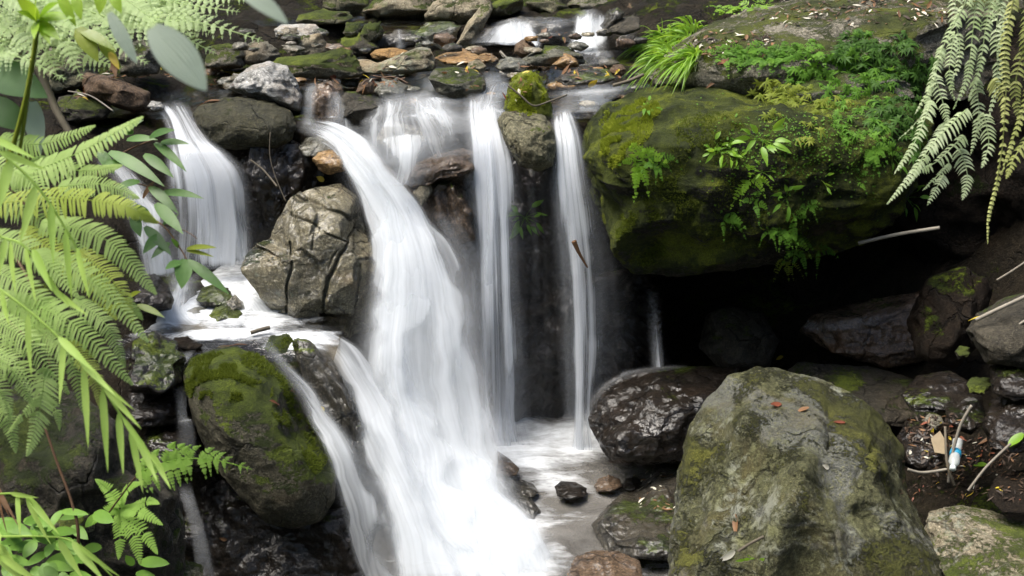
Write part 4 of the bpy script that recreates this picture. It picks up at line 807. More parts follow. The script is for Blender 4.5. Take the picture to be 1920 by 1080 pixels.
matting('light green sprig trailing down the middle of the boulder face', [(1370,230,1460,330), (1420,300,1500,420), (1340,260,1400,300)], 'leaf', L_MATB, 6, 32, 5)
matting('green fern sprig low on the front of the huge boulder', [(1330,330,1440,440), (1430,380,1540,480), (1560,280,1650,360)], 'fern', L_MATG, 12, 36, 6)
clump('tiny weed growing on the litter in the lower right boulder', 1415, 1048, 30, 'leaf', L_MATB, None, 6, 'small_plant', 'plant')
# moss cushions: uncountable short strands standing on the rock
def moss(label, spots, count, mat, h0=.008, h1=.016):
    acc_V, acc_a = [], []
    for k in range(count):
        x, y, rx, ry = rnd.choice(spots); r_ = math.sqrt(rnd.random()); an = rnd.random()*6.283
        h = hit(x+rx*r_*math.cos(an), y+ry*r_*math.sin(an))
        if h is None or h[1][2] < -.2: continue
        if vnoise(h[0][None]*14, 77)[0] < -.12: continue
        p, N = h; q = nrm(rvec()); t_ = p+nrm(N+rvec()*.45)*rnd.uniform(h0, h1); w_ = np.cross(q, N)*rnd.uniform(.0025, .0045)
        acc_V += [p-w_, p+w_, t_]; acc_a += [rnd.random()]*3
    n = len(acc_V)//3
    props(mk('moss', np.array(acc_V), np.arange(n*3).reshape(n, 3), mat, None, False, attrs={'vary': acc_a}), label, kind='stuff')
L_MOSS = leaf_mat('moss_strand', (.13, .165, .012), (.27, .31, .03), .8, .3, (.3, .36, .04), spec=.1)
L_MOSSD = leaf_mat('moss_strand_dark', (.04, .055, .008), (.12, .15, .018), .8, .3, (.2, .25, .03), spec=.1)
moss('bright moss cushion on the left shoulder of the huge boulder', [(1175,235,50,42), (1150,275,24,40), (1200,205,40,20), (1165,245,30,35)], 14000, L_MOSS, .012, .028)
moss('bright moss on the stone above the right fall', [(990,165,34,36), (985,190,36,28)], 6000, L_MOSS, .01, .022)
moss('green moss on the crown of the big rounded boulder', [(400,690,45,30), (430,720,50,35), (480,690,60,30), (540,750,34,50), (590,830,26,60), (370,720,20,30)], 16000, L_MOSSD, .010, .024)
moss('moss on the lower corner of the huge boulder', [(1215,470,40,30), (1250,430,40,50), (1180,440,25,45)], 7000, L_MOSSD, .010, .022)
moss('patchy moss on the front of the huge boulder', [(1300,330,90,60), (1250,380,60,50), (1400,420,90,50), (1330,250,70,40)], 9000, L_MOSSD, .008, .018)
moss('moss on the ledge behind the huge boulder', [(1290,115,50,22), (1250,130,30,22), (1330,90,50,25)], 3500, L_MOSSD, .008, .014)
moss('moss on the small brink rock', [(530,650,30,24)], 1500, L_MOSSD, .006, .012)
# prostrate creeper dots on the boulder face (uncountable)
acc = Acc()
for k in range(900):
    x, y = (rnd.gauss(1500, 80), rnd.gauss(275, 55)) if k < 650 else (rnd.uniform(1340, 1660), rnd.uniform(220, 330))
    h = hit(x, y)
    if h is None: continue
    p, N = h; r = nrm(rvec()); r = nrm(r-N*(r @ N)); strip_leaf(acc, p+N*.006, r+N*.35, N, rnd.uniform(.008, .016), rnd.uniform(.007, .012), 'round', .1, .1, 4)
props(acc.out('creeper', L_MATG), 'tiny leaved creeper spotting the face of the huge boulder', 'creeper', kind='stuff')

def litter_leaf(label, px, py, L, W, mat, ang=0., group=None, lift=.004, Y=None, zz=None):
    h = hit(px, py) if Y is None else (P(px, py, Y), np.array([0, -.2, 1.]))
    if h is None: return
    p, N = h; N = nrm(N); t = nrm(np.cross(N, [0, 1, .2])); t2 = np.cross(N, t); d = nrm(t*math.cos(ang)+t2*math.sin(ang)); s = np.linalg.norm(p)/FPX
    acc = Acc(); strip_leaf(acc, p+N*lift-d*L*s*.5, d+N*.05, N, L*s, W*s, 'lance', rnd.uniform(-.12, .15), .3, 8, wav=.02)
    return props(acc.out('fallen_leaf', mat, None, p), label, 'leaf', group)
FL = 'single fallen leaves'
for a_ in [('reddish dead leaf lying on the crown of the big mossy boulder', 512, 757, 34, 12, L_RED, .7), ('dark red dead leaf higher on the big mossy boulder', 548, 732, 34, 13, L_RED, 1.0),
  ('pinkish dead leaf on the grey top of the ridged boulder', 1452, 762, 38, 15, L_RED, .7), ('small curled brown leaf right of the crack on the ridged boulder', 1573, 793, 24, 10, L_RED, .2),
  ('dark crumpled leaf litter in the middle of the ridged boulder top', 1505, 770, 26, 16, L_BROWN, .3), ('small white leaf on the slab of the ridged boulder', 1547, 875, 15, 10, L_WHITE, 0),
  ('yellow leaf in the shallow water left of the whitish boulder', 433, 140, 28, 14, L_YEL, 0), ('orange brown curled leaf behind the round black boulder', 392, 192, 42, 16, L_BROWN, -.1),
  ('yellow leaf under the orange stone', 600, 335, 16, 12, L_YEL, .3), ('orange leaf curled at the lip above the mossy boulder', 440, 650, 44, 12, L_BROWN, .1), ('yellow leaf at the lip above the mossy boulder', 418, 652, 22, 10, L_YEL, .5),
  ('red leaf by the long mossy tan boulder', 624, 143, 14, 12, L_RED, 1.2), ('yellow leaf near the litter jam', 712, 140, 24, 12, L_YEL, .2), ('pale wet leaf at the head of the litter jam', 784, 146, 30, 12, L_WHITE, .6),
  ('yellow leaf standing on the drip shelf', 1112, 155, 22, 12, L_YEL, 1.3), ('orange leaf on the drip shelf', 1060, 136, 26, 14, L_BROWN, .1), ('yellow leaf beside the ochre cobble', 1000, 70, 18, 8, L_YEL, 1.2), ('orange leaf on the wet top ledge', 1020, 60, 16, 12, L_BROWN, .5),
  ('pale dry leaf on the moss of the rear ledge', 1306, 125, 24, 9, L_WHITE, 1.0), ('brown leaf on the front edge of the huge boulder', 1335, 157, 32, 7, L_BROWN, 0), ('red brown curled leaf in the mat of ferns', 1355, 118, 22, 12, L_RED, .3),
  ('bright green fallen leaf in the litter at the right', 1838, 873, 26, 13, L_MATB, -.7), ('yellow green round leaf on the right edge', 1905, 828, 36, 22, L_MATB, .3), ('orange leaf in the litter by the plastic bottle', 1848, 828, 28, 9, L_BROWN, .1), ('yellow leaf on the litter by the corner boulder', 1818, 928, 20, 12, L_YEL, .2),
  ('brown leaf in the cleft of the ridged boulder', 1380, 985, 44, 14, L_BROWN, 1.3), ('pale leaf in the bottom cleft of the ridged boulder', 1362, 1042, 40, 16, L_WHITE, 1.0), ('pale yellow leaf on the dark wedge beside the stream', 606, 768, 16, 9, L_YEL, -.4),
  ('orange leaf wedged on the wet dark wall', 418, 1010, 14, 8, L_BROWN, .3), ('yellow leaf caught in the hollow right of the glint', 1840, 597, 44, 7, L_YEL, .1), ('small ochre pebble-like leaf in the dark hollow', 1462, 672, 14, 10, L_YEL, 0)]:
    litter_leaf(*a_, group=FL)
def scatter(label, rects, count, mats, lo, hi, name='leaf_litter'):
    for mname, mm, share in mats:
        acc = Acc()
        for k in range(int(count*share)):
            x0, y0, x1, y1 = rnd.choice(rects); h = hit(rnd.uniform(x0, x1), rnd.uniform(y0, y1))
            if h is None: continue
            p, N = h
            if N[2] < .25: continue
            N = nrm(N+rvec()*.25); d = nrm(rvec()); d = nrm(d-N*(d @ N)); L = rnd.uniform(lo, hi); strip_leaf(acc, p+N*.006, d, N, L, L*rnd.uniform(.2, .5), 'lance', rnd.uniform(-.2, .3), .3, 5)
        if acc.n: props(acc.out(name, mm), label+', '+mname, None, kind='stuff')
MX = [('brown', L_BROWN, .45), ('dark brown', L_OLD, .25), ('bleached', L_WHITE, .15), ('yellow', L_YEL, .08), ('red', L_RED, .07)]
scatter('leaf litter in the upper stream', [(690,132,775,162), (1040,118,1210,150), (590,140,700,160), (200,128,330,150), (860,150,1000,210), (380,125,450,160), (150,170,200,185), (1000,60,1060,80), (620,100,1000,140)], 420, MX, .03, .075)
scatter('leaf litter on the rear ledge', [(1400,8,1780,48), (1460,0,1800,30), (1300,60,1450,110)], 420, [('brown', L_BROWN, .35), ('dark brown', L_OLD, .50), ('bleached', L_WHITE, .15)], .025, .06)
scatter('leaf litter on the right ground', [(1690,850,1920,940), (1740,820,1900,900), (1700,780,1800,840)], 600, [('brown', L_BROWN, .12), ('dark brown', L_OLD, .78), ('red', L_RED, .04), ('bleached', L_WHITE, .03), ('yellow', L_YEL, .03)], .014, .042)
scatter('leaf bits on the brown pool rock', [(1190,880,1270,960)], 40, [('bleached', L_WHITE, .5), ('brown', L_BROWN, .5)], .02, .05)

def twig(label, pts, r, mat=BARK, name='twig', group='loose twigs', r1=None, cat='twig'):
    acc = Acc(); W = Q(pts); tube(acc, W, r, r if r1 is None else r1, 24, 6); o = acc.out(name, mat, None, W[0]); return props(o, label, cat, group)
twig('dark bent twig lying across the yellow moss capped stone', [(952,160,6.6),(975,178,6.58),(1000,198,6.56),(1030,190,6.6),(1063,178,6.65)], .006)
twig('dark stick lying on the lip beside the huge boulder', [(1150,160,7.0),(1178,152,7.05),(1206,140,7.1)], .012)
twig('bleached stick poking out of the black hollow under the huge boulder', [(1610,456,6.0),(1680,440,5.9),(1762,427,5.8)], .011, BARKG)
twig('brown dead stem standing in the litter by the plastic bottle', [(1778,905,4.5),(1784,860,4.52),(1800,800,4.55),(1822,760,4.55)], .007, BARKG)
twig('second brown stem crossing the litter near the bottle', [(1790,910,4.48),(1776,870,4.5),(1772,800,4.6)], .006)
twig('thin grey stick with its end over the corner boulder', [(1815,920,4.3),(1850,875,4.32),(1895,832,4.35)], .006, BARKG)
twig('pale root curving out from the ridged boulder', [(1702,880,4.5),(1730,886,4.5),(1775,880,4.5)], .007, BARKG)
twig('brown branch at the right edge under the hanging fern', [(1830,600,4.9),(1875,578,4.85),(1940,548,4.8)], .010, BARKG)
twig('thin pale branch low at the right edge', [(1870,635,4.8),(1900,615,4.8),(1940,590,4.8)], .007, BARKG)
twig('grey twig leaning on the dark right wall', [(1870,525,5.2),(1895,510,5.15),(1925,490,5.1)], .006, BARKG)
twig('straw coloured twig hanging down the dark wall left of the slab', [(507,248,6.45),(506,290,6.43),(516,330,6.4),(536,378,6.35)], .0035, BARK)
twig('brown strip of bark leaning below the round black boulder', [(470,300,6.5),(495,320,6.48),(520,350,6.42)], .006, BARK)
twig('wet brown stick at the lip of the left pool', [(470,624,5.6),(490,618,5.62),(506,614,5.64)], .012)
twig('brown stick in the cleft of the ridged boulder', [(1384,1034,3.75),(1405,1020,3.75),(1432,1006,3.75)], .006)
twig('reddish twig on the low dark stone at the upper left', [(128,171,6.9),(170,180,6.85),(212,208,6.75)], .005, BARKG)
twig('orange brown splinter of wood caught in the tall thin right fall', [(1076,452,6.2),(1086,475,6.2),(1102,502,6.2)], .016, L_BROWN, r1=.004)
twig('pale pointed splinter beside the dark slate stone', [(938,97,8.3),(950,108,8.25),(964,114,8.2)], .012, BARKG, r1=.004)
for k, pts in enumerate([[(690,150,7.4),(735,144,7.4),(765,156,7.35)], [(700,142,7.4),(740,150,7.4)], [(715,158,7.35),(760,146,7.4)]]): twig('reddish twig tangled in the litter jam', pts, .005, STEM_B, group='twigs of the litter jam')

# plastic bottle and scrap of card in the litter
bp_ = P(1792, 868, 4.5); bt = thing('plastic_bottle', bp_, 'small clear plastic bottle with a blue band lying in the litter', 'bottle')
t = NT('clear_plastic'); MPL = t.surf(t.mixs(.45, t.n('ShaderNodeBsdfTransparent', {'Color': (.8, .85, .85, 1)}).outputs[0], t.n('ShaderNodeBsdfPrincipled', {'Base Color': (.6, .62, .6, 1), 'Roughness': .15}).outputs[0]))
t = NT('blue_band'); MBL = t.surf(t.n('ShaderNodeBsdfPrincipled', {'Base Color': (.02, .25, .42, 1), 'Roughness': .35}).outputs[0])
t = NT('white_cap'); MWC = t.surf(t.n('ShaderNodeBsdfPrincipled', {'Base Color': (.55, .6, .58, 1), 'Roughness': .4}).outputs[0])
def lathe(name, prof, mat, par, A, B, loc, k=18):
    ax_ = nrm(B-A); s_ = nrm(np.cross(ax_, [0, 1, .3])); b_ = np.cross(ax_, s_); L = np.linalg.norm(B-A); an = np.linspace(0, 2*np.pi, k, endpoint=False)
    V = np.concatenate([A+ax_*L*h+r*(np.cos(an)[:, None]*s_+np.sin(an)[:, None]*b_) for h, r in prof]); n = len(prof)
    F = [[i*k+j, i*k+(j+1) % k, (i+1)*k+(j+1) % k, (i+1)*k+j] for i in range(n-1) for j in range(k)]+[list(range(k))[::-1], [(n-1)*k+j for j in range(k)]]
    return mk(name, V, F, mat, par, True, loc)
A_, B_ = P(1796, 826, 4.62), P(1786, 880, 4.44)
lathe('body', [(0,.012),(.03,.024)]+[(.05+.06*j, .024 if j % 2 else .021) for j in range(10)]+[(.62,.025),(.78,.024),(.88,.011),(.93,.011)], MPL, bt, A_, B_, bp_)
lathe('band', [(.40,.0262),(.52,.0262)], MBL, bt, A_, B_, bp_)
lathe('cap', [(.92,.014),(1.,.014)], MWC, bt, A_, B_, bp_)
t = NT('card'); MCD = t.surf(t.n('ShaderNodeBsdfPrincipled', {'Base Color': t.mix(t.noise(t.n('ShaderNodeTexCoord').outputs['Object'], 40), (.20, .15, .09), (.34, .27, .17)), 'Roughness': .8}).outputs[0])
c0 = [P(1745,822,4.6), P(1762,808,4.62), P(1776,832,4.58), P(1772,852,4.55), P(1752,848,4.55)]; th = np.array([.002, .006, -.004])
mk_ = mk('card_scrap', np.array(c0+[q-th for q in c0]), [[0,1,2,3,4],[9,8,7,6,5]]+[[i, i+5, (i+1) % 5+5, (i+1) % 5] for i in range(5)], MCD, None, False, c0[0]); props(mk_, 'torn tan scrap of card lying beside the plastic bottle', 'card')
# ---------- still and shallow water ----------
def pool(name, x0, x1, y0, y1, z, slope, nx, ny, spots, mat, wave=.012, seed=3):
    X, Y = np.meshgrid(np.linspace(x0, x1, nx), np.linspace(y0, y1, ny))
    p = np.stack([X.ravel(), Y.ravel(), 0*X.ravel()], 1)
    Z = z+slope*(p[:, 1]-y0)+wave*fbm(p*np.array([3, 5, 1.]), seed, 4)
    d = np.zeros(len(p))
    for (sx, sy, rx, ry, a) in spots:
        d = np.maximum(d, a*np.exp(-(((p[:, 0]-sx)/rx)**2+((p[:, 1]-sy)/ry)**2)))
    d = d*(1+.35*fbm(p*3.3, seed+4, 3))
    p[:, 2] = Z+.02*np.clip(d, 0, 1)
    return props(mk(name, p, gridF(nx, ny), mat, attrs={'dens': np.clip(d, 0, 1)}), kind='structure')
WM = water_mat('stream_water'); WP = water_mat('pool_water', (.55, .50, .42), ripple=4., bump=.45, stretch=(.6, 1.3, 1), milk=.30)
WS = water_mat('shelf_water', (.6, .55, .46), ripple=6., bump=.4, stretch=(.7, 1.6, 1))
pool('water_lower_pool', -.75, 1.35, 2.6, 7.0, -3.34, 0., 150, 260,
     [(.02,6.3,.55,.4,1.15), (.45,6.3,.40,.40,1.15), (.2,6.05,.6,.35,.85), (-.05,5.5,.35,.45,.9), (-.1,4.9,.5,.7,1.3), (.2,4.9,.35,.4,.8), (.45,5.35,.5,.3,.5), (.3,5.75,.5,.25,.8), (.75,5.0,.6,.5,.62), (.55,4.9,.5,.4,.7), (.1,4.3,.7,.8,1.2)], WP)
pool('water_left_pool', -2.3, -.95, 5.35, 6.95, -2.36, .035, 130, 130,
     [(-1.78,6.6,.6,.45,1.4), (-1.55,6.3,.5,.4,1.3), (-1.85,5.95,.45,.4,1.2), (-1.6,5.66,.6,.12,1.1), (-1.35,5.95,.35,.35,1.), (-1.15,5.6,.3,.2,1.1)], WS)
pool('water_upper_stream', -2.7, 1.25, 6.95, 9.6, -1.385, .008, 160, 120,
     [(-2.05,7.05,.3,.25,.5), (-1.15,7.0,.15,.2,.7), (-.75,7.0,.3,.25,.55), (-.1,7.05,.3,.4,.6), (.95,9.15,.3,.3,1.), (.05,9.3,.4,.15,.6), (.5,7.1,.25,.2,.5)], WM)
pool('water_top_stream', -3, 1.6, 9.7, 13.5, -1.12, .04, 80, 80, [(.9,9.8,.3,.3,.6), (0,9.8,.5,.2,.4)], WM, seed=8)

# ---------- falling water ----------
FW = fall_mat('falling_water', con=.46); FV = fall_mat('veil_water', 30., .28, (.86, .89, .93), .40, .03)
def fall(label, st, mat=FW, layers=3, nu=40, nv=90, bulge=.05, gap=.035, ripple=.012, edge=.2, seed=1, name='waterfall', group='strands of the waterfall', wob=.10, halo=1, hw=1.45, fade=(.10, .05), hd=.52, rag=None):
    rag = rag if rag is not None else (.3 if mat is FV else .8)
    """st: cross sections (x, y, distance) left, (x, y, distance) right, density - joined into layered curved sheets, the outer ones wider and thinner"""
    A = catmull([P(*s[0]) for s in st], nv); B = catmull([P(*s[1]) for s in st], nv)
    dn = np.clip(np.interp(np.linspace(0, len(st)-1, nv), np.arange(len(st)), [s[2] for s in st]), 0, 1.2)
    m_ = (A+B)/2; ex = 1+1.1*edge; A, B = m_+(A-m_)*ex, m_+(B-m_)*ex
    vv = np.linspace(0, 1, nv); dn = dn*sstep(-.02, fade[0], vv)*sstep(-.02, fade[1], 1-vv)
    arc = np.concatenate([[0], np.cumsum(np.linalg.norm(np.diff((A+B)/2, axis=0), axis=1))])
    wd = np.linalg.norm(A-B, axis=1).mean()
    u = np.linspace(0, 1, nu); Vs, Fs, D, U = [], [], [], []; n = 0
    if mat is FV: hd *= .42
    for L in range(layers+halo):
        hal = L >= layers; k = (layers-1)/2+.3 if hal else L-(layers-1)/2
        A2, B2, e_, dd = A, B, edge, dn
        mid = (A+B)/2
        if hal: A2, B2, e_, dd = mid+(A-mid)*hw, mid+(B-mid)*hw, .42, dn*hd
        nz = lambda sd_, f: fbm(np.stack([arc*f, np.full(nv, L*5.+seed), np.zeros(nv)], 1), sd_, 3)[:, None]
        A2, B2 = A2+(B2-A2)*nz(seed+21, 2.2)*wob*(1 if hal else .7), B2+(A2-B2)*nz(seed+31, 2.2)*wob*(1 if hal else .7)
        p = A2[:, None]*(1-u)[None, :, None]+B2[:, None]*u[None, :, None]
        tn = nrm(np.gradient(mid, axis=0)); sd = nrm(B-A); out = np.cross(sd, tn); out *= np.where(out[:, 1:2] > 0, -1, 1)
        prof = np.sqrt(np.clip(1-(2*u-1)**2, 0, 1)); wl = np.linalg.norm(A2-B2, axis=1)
        p = p+out[:, None]*(bulge*prof[None]*np.minimum(1, wl/.3)[:, None]+gap*k*np.minimum(1, wl/.15)[:, None])[..., None]
        q = np.stack([np.broadcast_to(u*wd*6, (nv, nu)), np.broadcast_to((arc*1.2)[:, None], (nv, nu)), np.full((nv, nu), L*7.+seed)], -1).reshape(-1, 3)
        p = p+out[:, None]*(ripple*fbm(q, seed, 3).reshape(nv, nu))[..., None]
        e0 = np.clip(e_*(1+rag*nz(seed+2, 3.)[:, 0]), .04, .6); e1 = np.clip(e_*(1+rag*nz(seed+3, 3.)[:, 0]), .04, .6)
        ed = sstep(0, 1, u[None]/(e0*2)[:, None])*sstep(0, 1, (1-u)[None]/(e1*2)[:, None])
        q3 = np.stack([np.broadcast_to(u*wd*7, (nv, nu)), np.broadcast_to((arc*(.25 if mat is FV else .7))[:, None], (nv, nu)), np.full((nv, nu), L*3.+seed)], -1).reshape(-1, 3)
        d = (dd[:, None]*ed).reshape(-1)*(1+.22*fbm(q3, seed+9, 3))
        if mat is FV:
            q4 = np.stack([np.broadcast_to(u*wd*30, (nv, nu)), np.broadcast_to((arc*.7)[:, None], (nv, nu)), np.full((nv, nu), L*11.+seed)], -1).reshape(-1, 3)
            d = d*np.clip(1.02+.6*fbm(q4, seed+13, 2), .1, 1.35)
        Vs.append(p.reshape(-1, 3)); Fs.append(gridF(nu, nv, n)); n += nu*nv; D.append(d)
        U.append(np.stack([np.broadcast_to(u*wd*(hw*1.6 if hal else 1)+L*3.7+seed, (nv, nu)), np.broadcast_to(arc[:, None]+L*1.9, (nv, nu))], -1).reshape(-1, 2))
    loc = (A[0]+B[0])/2
    return props(mk(name, np.concatenate(Vs), np.concatenate(Fs), mat, None, True, loc, {'dens': np.clip(np.concatenate(D), 0, 1)}, np.concatenate(U)), label, 'waterfall', group)

fall('broad white main cascade pouring down the middle of the rocks',
 [((556,246,6.85),(570,226,6.9),.7), ((608,270,6.65),(640,244,6.72),.9), ((646,312,6.5),(694,272,6.6),1.), ((678,374,6.35),(742,326,6.45),1.), ((702,440,6.2),(800,408,6.3),.9),
  ((708,505,6.05),(852,470,6.15),.85), ((692,580,5.9),(884,562,6.0),.8), ((678,660,5.75),(898,655,5.85),.8), ((672,750,5.6),(914,760,5.7),.8), ((688,850,5.42),(930,862,5.5),.9),
  ((712,930,5.2),(940,925,5.3),.92), ((738,1010,4.98),(1000,1000,5.08),.92), ((765,1110,4.72),(1055,1110,4.78),.92)], layers=3, nu=80, nv=180, bulge=.06, edge=.10, seed=3)
fall('thin bright sheet inside the left edge of the main cascade',
 [((640,310,6.46),(690,276,6.55),.6), ((690,400,6.25),(770,360,6.35),.8), ((712,520,6.0),(810,500,6.05),.8), ((700,660,5.7),(810,660,5.74),.8), ((705,800,5.45),(830,800,5.5),.8), ((740,960,5.05),(900,960,5.1),.9), ((790,1110,4.66),(980,1110,4.7),.9)], layers=2, nu=40, nv=120, seed=14)
fall('white side branch running down left of the main cascade',
 [((540,640,5.75),(575,622,5.85),.55), ((575,655,5.62),(622,632,5.75),.7), ((610,690,5.5),(668,660,5.62),.75), ((638,740,5.38),(706,720,5.5),.75), ((668,820,5.22),(745,800,5.3),.8), ((700,900,5.08),(790,890,5.12),.8), ((728,980,4.92),(830,970,4.95),.8), ((755,1110,4.7),(880,1110,4.7),.85)], layers=2, seed=21, nv=110)
fall('narrow rushing stream between mossy boulder and dark wedge',
 [((478,640,5.42),(500,632,5.5),.4), ((512,685,5.3),(536,676,5.36),.5), ((550,735,5.18),(580,722,5.24),.62), ((590,800,5.05),(632,788,5.1),.75), ((616,850,4.95),(672,845,5.0),.85), ((640,930,4.85),(708,925,4.9),.8), ((668,1010,4.78),(735,1005,4.8),.7), ((690,1110,4.7),(765,1110,4.7),.7)], layers=2, seed=31, nv=110, edge=.22)
fall('tall straight central fall dropping free into the lower pool',
 [((866,200,7.0),(948,200,7.0),.5), ((866,232,6.75),(950,232,6.75),.75), ((874,270,6.6),(958,262,6.6),1.05), ((878,320,6.52),(968,310,6.52),1.1), ((880,420,6.45),(974,420,6.45),1.0), ((882,560,6.38),(980,560,6.38),.9), ((882,700,6.33),(986,700,6.33),.88), ((880,800,6.29),(994,800,6.29),.9), ((862,872,6.24),(1024,872,6.24),.7)], mat=FV, layers=2, nu=60, nv=130, bulge=.07, edge=.22, seed=41, ripple=.012, wob=.018, hw=1.25)
fall('bright inner strand at the left of the tall central fall',
 [((882,225,6.7),(925,228,6.7),.7), ((886,280,6.5),(935,272,6.5),1.), ((892,420,6.38),(938,420,6.38),.85), ((894,620,6.3),(936,620,6.3),.6), ((896,850,6.22),(950,850,6.22),.7)], mat=FV, layers=1, halo=0, nu=30, nv=100, bulge=.03, edge=.35, seed=43, wob=.02)
fall('tall thin right fall sliding past the huge boulder',
 [((1034,215,6.8),(1072,208,6.85),.5), ((1034,260,6.55),(1086,245,6.6),.95), ((1034,310,6.45),(1098,300,6.48),.95), ((1038,400,6.38),(1116,400,6.4),.82), ((1044,520,6.33),(1132,520,6.35),.74), ((1052,660,6.28),(1134,660,6.3),.72), ((1056,780,6.24),(1126,775,6.25),.82), ((1036,868,6.2),(1150,868,6.2),.7)], mat=FV, layers=2, nu=50, nv=120, bulge=.05, edge=.24, seed=51, ripple=.012, wob=.02, hw=1.35)
fall('faint outer spray veil right of the tall thin fall',
 [((1085,330,6.4),(1120,330,6.42),.30), ((1095,450,6.36),(1155,440,6.38),.36), ((1100,560,6.34),(1180,560,6.36),.36), ((1095,760,6.3),(1170,750,6.32),.3)], mat=FV, layers=1, seed=55, edge=.35)
fall('thin trickle falling from under the huge boulder', [((1212,540,6.75),(1232,540,6.75),.35), ((1214,600,6.6),(1238,600,6.6),.8), ((1222,695,6.3),(1246,695,6.3),.8)], mat=FV, layers=2, nu=14, nv=50, bulge=.01, gap=.02, seed=57, edge=.3)
fall('white run of water skirting the black glistening boulder', [((1290,682,6.1),(1288,690,6.0),.3), ((1215,686,6.0),(1222,698,5.85),.45), ((1160,698,5.82),(1172,714,5.7),.5), ((1118,722,5.75),(1134,738,5.65),.5), ((1092,770,5.72),(1108,778,5.66),.45), ((1080,840,5.8),(1100,845,5.75),.45)], mat=FV, layers=1, nu=16, nv=70, bulge=.01, gap=.02, seed=58, edge=.3, halo=0)
fall('left waterfall sliding from the lip beside the round black boulder',
 [((285,205,7.0),(355,200,7.0),.5), ((310,235,6.85),(368,228,6.85),.55), ((316,275,6.68),(398,268,6.68),.62), ((316,300,6.6),(430,292,6.6),.85), ((318,340,6.55),(462,330,6.55),.85), ((318,400,6.52),(474,400,6.52),.72), ((318,505,6.48),(484,500,6.48),.82)], mat=FV, layers=2, nu=60, nv=100, seed=61, edge=.12, wob=.04, hw=1.15)
fall('bright strand along the left side of the left waterfall',
 [((322,262,6.58),(372,258,6.58),.5), ((318,310,6.5),(385,300,6.5),.9), ((320,400,6.44),(400,390,6.44),.95), ((318,505,6.4),(410,500,6.4),1.)], layers=1, halo=0, nu=36, nv=70, seed=63, edge=.35, wob=.06)
fall('thin slanting fall half hidden by the leafy shrub on the left', [((180,305,6.6),(205,295,6.6),.6), ((205,330,6.45),(240,318,6.45),.75), ((235,380,6.25),(285,370,6.25),.8), ((260,450,6.1),(320,440,6.1),.8), ((272,520,6.05),(330,515,6.05),.9)], layers=2, seed=67)
fall('left one of the two thin spouts over the brown rock', [((572,160,7.15),(600,158,7.15),.55), ((570,185,7.0),(594,182,7.0),.6), ((568,235,6.9),(590,235,6.9),.6)], layers=2, nu=16, nv=40, bulge=.02, gap=.02, seed=71)
fall('right one of the two thin spouts over the brown rock', [((618,178,7.05),(640,176,7.05),.5), ((616,200,6.92),(645,198,6.92),.6), ((608,255,6.8),(655,250,6.8),.55)], layers=2, nu=18, nv=40, bulge=.02, gap=.02, seed=73)
fall('wide translucent fan of water spreading over the shiny grey rock',
 [((712,180,7.0),(810,178,7.0),.45), ((706,212,6.75),(845,200,6.75),.62), ((696,240,6.5),(872,226,6.52),.66), ((688,275,6.38),(896,256,6.45),.62), ((680,320,6.28),(905,290,6.4),.45)], layers=2, nu=60, nv=60, seed=75, gap=.02, bulge=.03)
fall('white rivulets leaping under the fan beside the pinkish boulder', [((730,268,6.42),(800,262,6.42),.6), ((730,300,6.3),(805,290,6.3),.75), ((722,352,6.2),(782,352,6.2),.6)], layers=2, nu=30, nv=40, seed=77)
fall('bright streak of water at the head of the fan', [((776,186,6.9),(815,184,6.9),.6), ((792,212,6.68),(850,206,6.68),.78), ((812,236,6.5),(884,228,6.52),.8), ((826,262,6.4),(905,250,6.44),.5)], layers=1, nu=30, nv=50, seed=78, gap=.02, edge=.32, bulge=.03)
fall('soft apron of spray where the main cascade meets the pool', [((860,850,5.5),(925,850,5.55),.4), ((880,930,5.2),(960,925,5.25),.55), ((910,1000,5.0),(1010,990,5.05),.6), ((950,1060,4.82),(1050,1050,4.85),.6), ((970,1130,4.65),(1070,1120,4.65),.55)], layers=2, nu=50, nv=70, seed=76, edge=.38, gap=.03)
fall('soft spread of water between moss cap and grey stone', [((905,140,7.6),(950,142,7.6),.35), ((895,170,7.3),(952,170,7.3),.5), ((880,205,6.98),(945,205,6.98),.5), ((872,235,6.8),(940,235,6.8),.6)], layers=2, nu=30, nv=50, seed=79, gap=.015, bulge=.02)
fall('smooth grey sheet of water gliding over the lip of the huge boulder', [((1060,165,7.3),(1190,160,7.3),.25), ((1050,190,6.95),(1150,178,6.95),.35), ((1040,225,6.72),(1115,212,6.72),.4)], layers=2, nu=40, nv=40, seed=80, gap=.012, bulge=.02)
fall('sloping white cascade over the dark ledge at the top', [((905,52,9.5),(1000,38,9.55),.6), ((898,64,9.35),(1000,54,9.4),.85), ((886,86,9.2),(1000,88,9.2),1.)], layers=2, nu=40, nv=30, seed=81, gap=.02, bulge=.02)
fall('foaming white rapid at the top right of the stream', [((1078,36,9.7),(1130,34,9.7),.5), ((1080,56,9.5),(1132,52,9.5),.85), ((1072,80,9.3),(1136,80,9.3),1.), ((1058,106,9.1),(1140,106,9.1),1.)], layers=3, nu=40, nv=40, seed=83)
fall('thin single spout on the blackish ledge', [((744,54,9.5),(754,54,9.5),.5), ((743,70,9.45),(756,70,9.45),.6), ((740,92,9.4),(762,92,9.4),.55)], layers=1, nu=12, nv=24, bulge=.01, seed=85)
fall('small wet run beside the pink brown stone', [((1172,62,9.4),(1192,60,9.4),.4), ((1172,80,9.3),(1195,80,9.3),.5), ((1165,102,9.15),(1200,102,9.15),.55)], layers=1, nu=16, nv=24, bulge=.01, seed=86)
fall('shelf of water curving off the pool past the slab', [((432,560,6.15),(480,545,6.2),.5), ((448,590,5.98),(520,578,6.05),.55), ((470,625,5.82),(560,618,5.9),.6)], layers=2, nu=40, nv=40, seed=87, gap=.015, bulge=.02)
